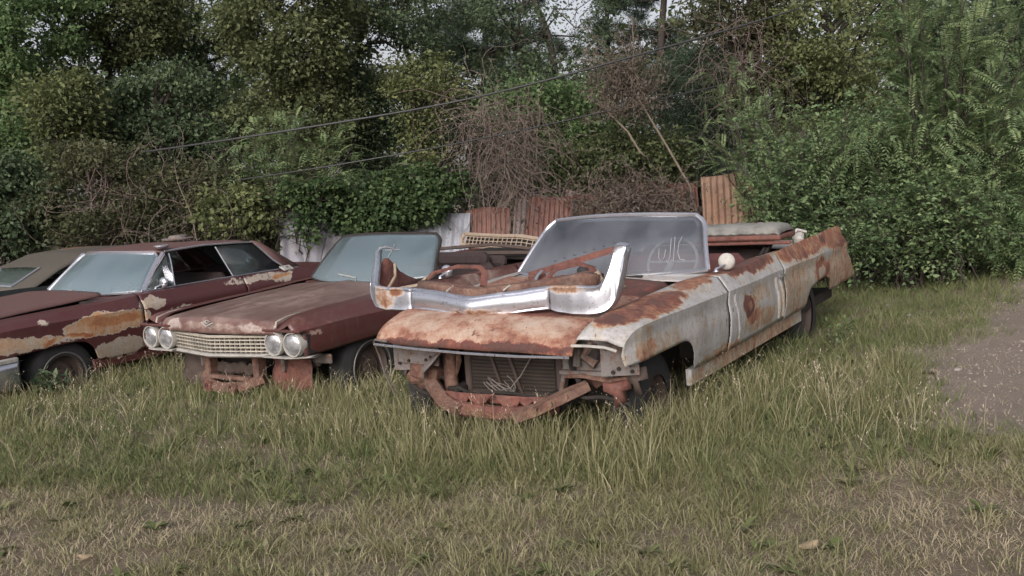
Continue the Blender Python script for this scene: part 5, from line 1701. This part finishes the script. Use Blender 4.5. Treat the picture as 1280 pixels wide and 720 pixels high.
B = lambda u0, u1, v0, v1, y, d: px_lobe(u0, u1, v0, v1, y, d, 1)[:2]
tangle('vine_tangle', 'grey brown curtain of dead vines hanging at the centre over the fence', 'vine', (bx(630, 15.3), 15.3),
       [(*B(560, 690, 110, 195, 15.3, .4), 1.0), (*B(590, 675, 165, 245, 15.25, .30), .7)], 170, 5, LM['brown'])
tangle('brush_heap', 'heap of dead brown brush along the top of the rusted fence', 'brush', (bx(790, 14.8), 14.8),
       [(*B(705, 872, 238, 278, 14.75, .12), 1.0), (*B(690, 880, 228, 258, 15.0, .25), .8)], 170, 16, LM['brown'], drop=.1, steps=9, step=.10)
tangle('vine_tangle', 'bare brown stems tangled in front of the brambles at left', 'vine', (bx(150, 15.0), 15.0),
       [(*B(40, 330, 220, 315, 15.0, .3), 1.0)], 45, 4, LM['brown'], r=(.003, .007), drop=-.2)
tangle('vine_tangle', 'brown twigs hanging from the vine hung tree at the top right', 'vine', (bx(920, 16.2), 16.2),
       [(*B(870, 985, 0, 130, 16.1, .4), 1.0)], 110, 6, LM['brown'])


def dead_tree():
    y = 15.0
    b = at(868, 238, y); b[2] = 0
    base = np.array([b[0] + .25, y, float(gz(b[0], y))])
    root = empty('dead_tree', 'leaning dead sapling with forked pale stems and withered brown leaves', 'tree', Matrix.Translation(Vector(base)))
    mb, Lv = MB(), Leaves()
    A = [base - (0, 0, .1), at(862, 232, y), at(835, 185, y), at(808, 140, y - .1), at(790, 110, y - .1), at(785, 60, y)]
    mb.tube(np.array(A) - base, [.032, .022, .019, .015, .010, .005], 7)
    Bq = [at(800, 190, y - .1), at(785, 165, y), at(760, 140, y), at(735, 122, y)]
    mb.tube(np.array([at(812, 200, y), *Bq]) - base, [.014, .018, .018, .014, .006], 6)
    C_ = [at(790, 110, y - .1), at(792, 60, y), at(790, 20, y)]
    mb.tube(np.array(C_) - base, [.012, .010, .004], 5)
    for k in range(120):
        c = at(rng.uniform(725, 835), rng.uniform(60, 150) if k % 4 else rng.uniform(20, 90), y + rng.uniform(-.4, .4))
        a = [at(800, 130, y), at(760, 140, y), at(790, 90, y)][k % 3]
        P = branch_path(a, c, 6, .25) - base
        mb.tube(P, np.linspace(.007, .002, 6), 4, caps=False)
        n = 26
        q = P[rng.integers(2, 6, n)] + rng.normal(size=(n, 3)) * .06
        Lv.add(q, rand_dir(n, -.8), rand_dir(n), rng.uniform(.05, .11, n), rng.uniform(.012, .03, n), rng.uniform(.3, 1), fold=.5, droop=.3)
    mb.build('trunk', PALEBARK, root, None)
    Lv.build('crown', LM['brown'], root)


dead_tree()


def stem_thing(label, pts, r):
    mb = MB(); base = np.array(pts[0])
    mb.tube(np.array([np.array(p) for p in pts]) - base, r, 6)
    o = mb.build('bare_stem', PALEBARK, None, None); o.location = base
    tag(o, label, 'stem')


stem_thing('thin pale stem arching out of the brush heap above the white convertible windshield', [(at(748, 300, 14.8)[0], 14.8, 0), at(748, 272, 14.8), at(752, 255, 14.8), at(765, 245, 14.8), at(785, 240, 14.9)], [.012, .010, .009, .007, .004])
stem_thing('pale slanting stem in the brambles behind the hardtop hubcap', [(at(255, 300, 14.6)[0], 14.6, 0), at(240, 270, 14.6), at(222, 228, 14.7), at(218, 205, 14.8)], [.010, .008, .006, .003])


# ---------------------------------------------------------------- overhead cables
def cable(label, pts, r):
    mb = MB(); P = np.array(pts)
    t = np.linspace(0, len(P) - 1, 60)
    Q = np.array([[np.interp(q, range(len(P)), P[:, k]) for k in range(3)] for q in t])
    for _ in range(30): Q[1:-1] = (Q[:-2] + 2 * Q[1:-1] + Q[2:]) / 4
    mb.tube(Q, r, 6)
    o = mb.build('overhead_cable', CAB, None, None)
    tag(o, label, 'cable', 'old cables slung through the trees')


CAB = plain_mat('weathered black cable', (.045, .047, .048), .5, var=.3)
cable('upper black cable slung from the sumac up to the top right trees', [at(180, 190, 15.2), at(300, 173, 14.2), at(430, 152, 14.1), at(560, 131, 14.2), at(700, 97, 14.2), at(820, 62, 14.4), at(955, 26, 15), at(1090, -20, 16.5)], .016)
cable('lower thinner black cable crossing the dead vine curtain', [at(250, 232, 15.4), at(375, 214, 14.3), at(470, 198, 14.2), at(565, 181, 14.3), at(700, 153, 14.6), at(860, 115, 15.2), at(960, 95, 16.5)], .011)

# ================================================================== GRASS
car_boxes = [(MW, 4.6), (MM, 4.5), (ML, 4.5), (MK, 4.5)]


def under_car(x, y, grow=0.0):
    hit = np.zeros(len(x), bool)
    for (mw, ln) in car_boxes:
        mi = mw.inverted()
        lx = mi[0][0] * x + mi[0][1] * y + mi[0][3]
        ly = mi[1][0] * x + mi[1][1] * y + mi[1][3]
        hit |= (np.abs(lx) < .80 + grow) & (ly > -.25 - grow) & (ly < ln + grow)
    return hit


def blades(name, x, y, h, w, lean, mats, cl, label, cat, kind='stuff', flat=0.0, seeds=0.0, la=None):
    N = len(x)
    a = rng.uniform(0, 2 * np.pi, N)
    s = np.stack([np.cos(a), np.sin(a), np.zeros(N)], -1)
    la = rng.uniform(0, 2 * np.pi, N) if la is None else la + rng.normal(size=N) * .7
    ld = np.stack([np.cos(la), np.sin(la), np.zeros(N)], -1) * (lean * rng.uniform(.2, 1.6, N) * h)[:, None]
    o = np.stack([x, y, gz(x, y) - .012], -1)
    up = np.array([0, 0, 1.0])
    zf = 1 - flat
    m1 = o + up * (h * .45 * zf)[:, None] + ld * .25
    m2 = o + up * (h * .80 * zf)[:, None] + ld * .62
    tp = o + up * (h * zf * (1 - .15 * lean))[:, None] + ld * 1.1
    W = w[:, None] if np.ndim(w) else w
    V = np.stack([o - s * W * .5, o + s * W * .5, m1 - s * W * .45, m1 + s * W * .45, m2 - s * W * .28, m2 + s * W * .28, tp, tp + s * W * .05], 1)
    b = np.arange(N)[:, None] * 8
    F = np.concatenate([b + [0, 1, 3, 2], b + [2, 3, 5, 4], b + [4, 5, 7, 6]], 0)
    r = np.repeat(rng.random(N), 8); c = np.repeat(cl, 8)
    Vv = V.reshape(-1, 3)
    if seeds:
        k = rng.random(N) < seeds
        t0 = tp[k]; d0 = unit(tp[k] - m2[k])
        M_ = len(t0); A = []
        for q in range(7):
            p = t0 - d0 * (.018 * q)
            dd = d0 * .6 + rand_dir(M_) * .6
            sd = unit(np.cross(dd, up + .01))
            L = .022
            A.append(np.stack([p, p + dd * L * .5 + sd * .0028, p + dd * L, p + dd * L * .5 - sd * .0028], 1))
        A = np.concatenate(A, 0)
        F = np.concatenate([F, len(Vv) + np.arange(len(A) * 4).reshape(-1, 4)], 0)
        Vv = np.concatenate([Vv, A.reshape(-1, 3)], 0)
        r = np.concatenate([r, np.full(len(A) * 4, .9)]); c = np.concatenate([c, np.full(len(A) * 4, .95)])
    me = big_mesh(name, Vv, F, {'rnd': r, 'clump': c})
    me.materials.append(mats)
    ob = bpy.data.objects.new(name, me); COL.objects.link(ob)
    tag(ob, label, cat, kind=kind)
    return ob


G_DRY = leaf_mat('dry straw grass', [(.19, .165, .105), (.30, .26, .17), (.41, .355, .25), (.52, .46, .35)], .15, .7)
G_MIX = leaf_mat('half green grass', [(.105, .120, .050), (.180, .190, .085), (.28, .265, .145), (.42, .38, .26)], .25, .6)
G_GREEN = leaf_mat('green grass', [(.070, .095, .034), (.115, .150, .054), (.18, .20, .09), (.31, .285, .175)], .28, .6)


def scatter(n, x0, x1, y0, y1):
    y = y0 + (y1 - y0) * rng.random(n)
    half = .56 * y + .5
    x = (rng.random(n) * 2 - 1) * half
    k = (x > x0) & (x < x1)
    return x[k], y[k]


def front(x):
    """depth at which the uncut grass begins"""
    return np.interp(x, [-7, -4, -2, 0, 1.2, 2.4, 3.2, 5], [7.1, 6.4, 5.7, 5.0, 4.7, 4.3, 4.2, 4.6])


def tufts(xc, yc, per, rad):
    """blade feet gathered in tufts, with the way each leans out of its tuft"""
    n = rng.poisson(per, len(xc))
    i = np.repeat(np.arange(len(xc)), n)
    a, q = rng.uniform(0, 2 * np.pi, len(i)), rng.random(len(i)) ** .7
    r = (rad * rng.uniform(.5, 1.5, len(xc)))[i] * q
    return xc[i] + np.cos(a) * r, yc[i] + np.sin(a) * r, i, a


def clumpy(n, x0, x1, y0, y1, keep, per, rad):
    xc, yc = scatter(n, x0, x1, y0, y1)
    k = keep(xc, yc)
    return tufts(xc[k], yc[k], per, rad)


def nose(x): return np.interp(x, [-7, -4, -2.6, -1.8, -.6, .5, 1.4, 2.2, 3.4], [11, 10.2, 9.0, 8.6, 7.0, 7.0, 7.4, 7.0, 6.4])


# mown dry foreground
x, y, ti, ta = clumpy(7500, -9, 9, 3.2, 8.4, lambda x, y: (y - front(x) + (fbm(x, y, .8, 41) - .5) * 1.2 < .6) & (path_d(x, y) > -.05) &
                      (rng.random(len(x)) < np.clip((fbm(x, y, 1.1, 51) - .30) * 5, .15, 1)), 19, .055)
ts = rng.uniform(.6, 1.5, ti.max() + 1)[ti]; tc = rng.random(ti.max() + 1)[ti]
blades('short_grass', x, y, rng.uniform(.025, .085, len(x)) * ts, rng.uniform(.003, .0055, len(x)), 1.0, G_MIX, np.clip(fbm(x, y, 1.4, 61) * .7 + tc * .45, 0, 1),
       'short half dry mown grass in tufts across the foreground', 'grass', la=ta)
x, y = scatter(150000, -9, 9, 3.0, 11)
k = ((y - front(x) < .6) | ((x > 2.2) & (path_d(x, y) < .5))) & (rng.random(len(x)) < np.clip((fbm(x, y, .45, 55) - .36) * 4, .08, 1)) & (path_d(x, y) > -.1 - 1.1 * rng.random(len(x)) ** 2.5)
x, y = x[k], y[k]
blades('stubble_grass', x, y, rng.uniform(.02, .065, len(x)), rng.uniform(.003, .005, len(x)), 1.2, G_DRY, np.clip(fbm(x, y, 1.4, 61) * .9, 0, 1), 'short straw stubble covering the foreground soil', 'grass')
x, y = scatter(105000, -9, 9, 3.0, 11)
k = ((y - front(x) < .9) | ((x > 2.2) & (path_d(x, y) < .6))) & (rng.random(len(x)) < np.clip((fbm(x, y, .6, 57) - .36) * 4, .06, 1)) & (path_d(x, y) > -.15 - 1.2 * rng.random(len(x)) ** 2.2)
x, y = x[k], y[k]
blades('dry_thatch', x, y, rng.uniform(.04, .17, len(x)) * rng.uniform(.6, 1.4, len(x)), rng.uniform(.0025, .0045, len(x)), 1.5, G_DRY, np.clip(fbm(x, y, .5, 71) + rng.normal(size=len(x)) * .2, 0, 1),
       'loose straw coloured cut grass lying on the foreground', 'grass', flat=.82)
# ground cover everywhere further back
x, y, ti, ta = clumpy(9000, -9, 9.5, 4.8, 14.5, lambda x, y: (y > front(x) - .5) & ~under_car(x, y, -.15) & (path_d(x, y) > rng.random(len(x)) * .5 - .42), 15, .09)
ts = rng.uniform(.6, 1.5, ti.max() + 1)[ti]; tc = rng.random(ti.max() + 1)[ti]
blades('low_grass', x, y, rng.uniform(.04, .12, len(x)) * ts, rng.uniform(.004, .007, len(x)), .9, G_GREEN, np.clip(fbm(x, y, 1.5, 81) * .8 + (tc - .5) * .4, 0, 1), 'low green grass around and beside the cars', 'grass', la=ta)
# tall grass with seed heads before the cars
def tall_ok(x, y, g=-.30):
    d_ = y - front(x) + (fbm(x, y, .7, 131) - .5) * .9
    return (d_ > -.3) & (rng.random(len(x)) < np.clip((d_ + .3) / 1.5, .04, 1)) & (y < nose(x) + .35) & ~under_car(x, y, g) & (path_d(x, y) > -.02)


x, y, ti, ta = clumpy(2500, -9, 5, 4.0, 11.5, lambda x, y: tall_ok(x, y) & (rng.random(len(x)) < np.clip((fbm(x, y, .6, 91) - .30) * 3.4, .05, 1)), 22, .085)
# rank growth round the noses and wheels
for (mw, n_, hx) in ((MW, 230, .95), (MM, 80, .6), (ML, 70, .55)):
    lx, ly = rng.uniform(-1.15, 1.45, n_), rng.uniform(-1.45, .75, n_)
    ok = (ly < -.35) | (lx > .72)
    P_ = [mw @ Vector((a_, b_, 0)) for a_, b_ in zip(lx[ok], ly[ok])]
    x2, y2, t2_, a2 = tufts(np.array([p_.x for p_ in P_]), np.array([p_.y for p_ in P_]), 16, .08)
    blades('rank_grass', x2, y2, rng.uniform(.14, .36, len(x2)) * hx, rng.uniform(.003, .0058, len(x2)), .5, G_MIX, np.clip(rng.normal(.5, .2, len(x2)), 0, 1),
           'rank grass grown up round the nose and front wheels of a wreck', 'grass', la=a2, seeds=.04)
d = y - front(x)
ts = rng.uniform(.55, 1.35, ti.max() + 1)[ti]; tc = rng.random(ti.max() + 1)[ti]
h = (.07 + .185 * np.clip(d / 1.2, 0, 1)) * np.interp(x, [-2, .2], [.74, 1]) * rng.uniform(.45, 1.2, len(x)) * ts * np.where(x > 1.6, .8, 1)
blades('tall_grass', x, y, h, rng.uniform(.0035, .0062, len(x)), .55, G_MIX, np.clip(fbm(x, y, .9, 99) * .7 + (tc - .5) * .5 + .08, 0, 1), 'tall grass standing in front of the car noses', 'grass', la=ta)
x, y = scatter(5200, -9, 5, 4.6, 11.5)
k = tall_ok(x, y, -.2) & (rng.random(len(x)) < np.clip((fbm(x, y, .7, 93) - .3) * 3, .1, 1))
x, y = x[k], y[k]
blades('seed_stalks', x, y, rng.uniform(.18, .42, len(x)) * np.interp(x, [-2, .2], [.75, 1]), rng.uniform(.0020, .0032, len(x)), .55, G_DRY, rng.uniform(.1, .8, len(x)), 'dry seed stalks rising out of the tall grass', 'grass', seeds=.75)
# rough grass along the car side and in the right clearing
x, y = scatter(30000, 0.8, 9.5, 4.2, 13.5)
k = ~under_car(x, y, .0) & (path_d(x, y) > -.25) & (rng.random(len(x)) < np.clip((fbm(x, y, .8, 111) - .42) * 4.5, .03, 1))
x, y = x[k], y[k]
blades('rough_grass', x, y, rng.uniform(.08, .26, len(x)), rng.uniform(.0035, .006, len(x)), .7, G_GREEN, np.clip(fbm(x, y, .9, 115) + rng.normal(size=len(x)) * .12, 0, 1), 'rough green tufts in the clearing at the right', 'grass', seeds=.03)


# grit and small stones on the dirt
n_ = 9000
gx, gy_ = rng.uniform(2.2, 9, n_), rng.uniform(3.6, 14, n_)
k = path_d(gx, gy_) < rng.random(n_) * .5
gx, gy_ = gx[k], gy_[k]
gs = rng.uniform(.004, .016, len(gx)) * rng.uniform(.5, 1.3, len(gx))
octa = np.array([(1, 0, 0), (0, 1, 0), (-1, 0, 0), (0, -1, 0), (0, 0, .7), (0, 0, -.7)])
GV = (octa[None] * rng.uniform(.6, 1.3, (len(gx), 6, 1)) * gs[:, None, None] + np.stack([gx, gy_, gz(gx, gy_) + .016], -1)[:, None]).reshape(-1, 3)
GF = (np.arange(len(gx))[:, None, None] * 6 + np.array([(0, 1, 4), (1, 2, 4), (2, 3, 4), (3, 0, 4), (1, 0, 5), (2, 1, 5), (3, 2, 5), (0, 3, 5)])[None]).reshape(-1, 3)
ob = link_mesh('path_grit', big_mesh('path_grit', GV, GF), plain_mat('grit', (.27, .235, .20), .9, var=.7, sc=3), None, None)
tag(ob, 'small stones and grit strewn over the dirt path', 'grit', kind='stuff')
# broad leaved weeds low in the grass
xc, yc = scatter(420, -9, 9, 3.2, 10)
k = ~under_car(xc, yc, 0) & (path_d(xc, yc) > -.1) & (rng.random(len(xc)) < np.clip((fbm(xc, yc, 1.2, 121) - .4) * 5, .05, 1))
Wl = Leaves()
for a_, b_ in zip(xc[k], yc[k]):
    n_ = rng.integers(6, 14); th = rng.uniform(0, 6.283, n_)
    d_ = np.stack([np.cos(th), np.sin(th), rng.uniform(.1, .9, n_)], -1)
    o_ = np.repeat(np.array([[a_, b_, float(gz(a_, b_)) + .01]]), n_, 0)
    Wl.add(o_, d_, np.stack([-np.cos(th) * .5, -np.sin(th) * .5, np.ones(n_)], -1), rng.uniform(.05, .12, n_), rng.uniform(.018, .035, n_), rng.random(), droop=.25)
ob = Wl.build('ground_weeds', G_GREEN)
tag(ob, 'low broad leaved weeds scattered through the grass', 'weeds', kind='stuff')


# ---------------------------------------------------------------- small things
def weed(label, base, n, h, leaf, mat):
    b = np.array([base[0], base[1], float(gz(*base))])
    root = empty('weed_plant', label, 'plant', Matrix.Translation(Vector(b)))
    mb, Lv = MB(), Leaves()
    for k in range(n):
        e = np.append(rng.normal(size=2) * h * .38, h * rng.uniform(.6, 1.05))
        P = branch_path((0, 0, -.02), e, 6, .12)
        mb.tube(P, np.linspace(.006, .002, 6), 5, caps=False)
        for q in P[1:]:
            m = 5
            Lv.add(np.repeat(q[None], m, 0), rand_dir(m, .1), rand_dir(m, 2.0), leaf[0] * rng.uniform(.6, 1.2, m), leaf[1] * rng.uniform(.7, 1.2, m), rng.random())
    mb.build('stem', VINE, root, None); Lv.build('foliage', mat, root)


p = ML @ Vector((1.12, -.30, 0))
weed('dark leafy weed growing between bumper end and front wheel of the hardtop', (p.x, p.y), 6, .24, (.09, .05), LM['dark'])
p = MW @ Vector((1.25, 2.75, 0))
weed('sparse weed beside the rear wheel of the white convertible', (p.x, p.y), 4, .26, (.05, .025), LM['mid'])
leafm = plain_mat('fallen leaf', (.27, .215, .14), .8, var=.3)
for (u, v, yy, lab) in ((108, 713, None, 'curled tan fallen leaf on the dry grass at the bottom left'), (372 + 640, 690, None, 'pale fallen leaf on the straw at the bottom right'), (724, 551, None, 'small whitish scrap in the grass below the white convertible nose')):
    d_ = CR * (u - 640) / FPX + CU * (360 - v) / FPX + CF
    tt_ = (GROUND - CAM_H) / d_[2]; q = np.array([0, 0, CAM_H]) + d_ * tt_
    mb = MB(); G = np.array([[(.045 * a, .028 * b * (1 - a * a * .8), .012 * a * a + .012 * b * b) for b in np.linspace(-1, 1, 5)] for a in np.linspace(-1, 1, 7)])
    mb.grid(G); o = mb.build('fallen_leaf', leafm, None, None, .001)
    o.location = (q[0], q[1], float(gz(q[0], q[1])) + .035); o.rotation_euler = (.1, -.1, random.random() * 6)
    tag(o, lab, 'leaf')
stm = plain_mat('pale stone', (.26, .245, .225), .85, var=.3)
for (u, v, lab) in ((1110, 384, 'pale pebble at the far end of the right clearing'), (1197, 466, 'pale pebble beside the edge of the dirt path'), (1137, 398, 'small pale pebble in the short grass right of the car tail')):
    d_ = CR * (u - 640) / FPX + CU * (360 - v) / FPX + CF
    q = np.array([0, 0, CAM_H]) + d_ * ((GROUND - CAM_H) / d_[2])
    mb = MB(); rows = []
    for a in np.linspace(-1.5, 1.5, 8):
        rows.append([(.030 * math.cos(a) * math.cos(b) * (1 + .15 * math.sin(3 * b + u)), .024 * math.cos(a) * math.sin(b), .016 * math.sin(a)) for b in np.linspace(0, 6.2832, 13)])
    mb.grid(np.array(rows)); o = mb.build('pebble', stm, None, 60)
    o.location = (q[0], q[1], float(gz(q[0], q[1])) + .02); tag(o, lab, 'pebble')

# ================================================================== LIGHT
w = bpy.data.worlds.new('World'); SC.world = w; w.use_nodes = True
nt = w.node_tree; nt.nodes.clear()
sky = nt.nodes.new('ShaderNodeTexSky'); sky.sky_type = 'NISHITA'; sky.sun_disc = False
SUN_EL, SUN_AZ = R(28), R(200)
sky.sun_elevation = SUN_EL; sky.sun_rotation = SUN_AZ
sky.air_density = 1.0; sky.dust_density = 4.5; sky.ozone_density = 1.0
hs = nt.nodes.new('ShaderNodeHueSaturation'); hs.inputs['Saturation'].default_value = .38
tint = nt.nodes.new('ShaderNodeMix'); tint.data_type = 'RGBA'; tint.blend_type = 'MULTIPLY'
tint.inputs[0].default_value = 1; tint.inputs[7].default_value = (1.04, .985, .99, 1)
bg = nt.nodes.new('ShaderNodeBackground'); bg.inputs[1].default_value = .12
out = nt.nodes.new('ShaderNodeOutputWorld')
nt.links.new(sky.outputs[0], hs.inputs['Color']); nt.links.new(hs.outputs[0], tint.inputs[6])
nt.links.new(tint.outputs[2], bg.inputs[0]); nt.links.new(bg.outputs[0], out.inputs[0])
L = bpy.data.lights.new('sun', 'SUN'); L.energy = 1.25; L.angle = R(35); L.color = (1, .95, .92)
lo = bpy.data.objects.new('sun', L); COL.objects.link(lo)
dv = Vector((math.sin(SUN_AZ) * math.cos(SUN_EL), math.cos(SUN_AZ) * math.cos(SUN_EL), math.sin(SUN_EL)))
lo.rotation_euler = dv.to_track_quat('Z', 'Y').to_euler()
SC.view_settings.view_transform = 'Standard'
SC.view_settings.look = 'None'
SC.view_settings.gamma = 1
SC.view_settings.exposure = 0.50
SC.cycles.max_bounces = 6
SC.cycles.transparent_max_bounces = 12
SC.cycles.use_denoising = True
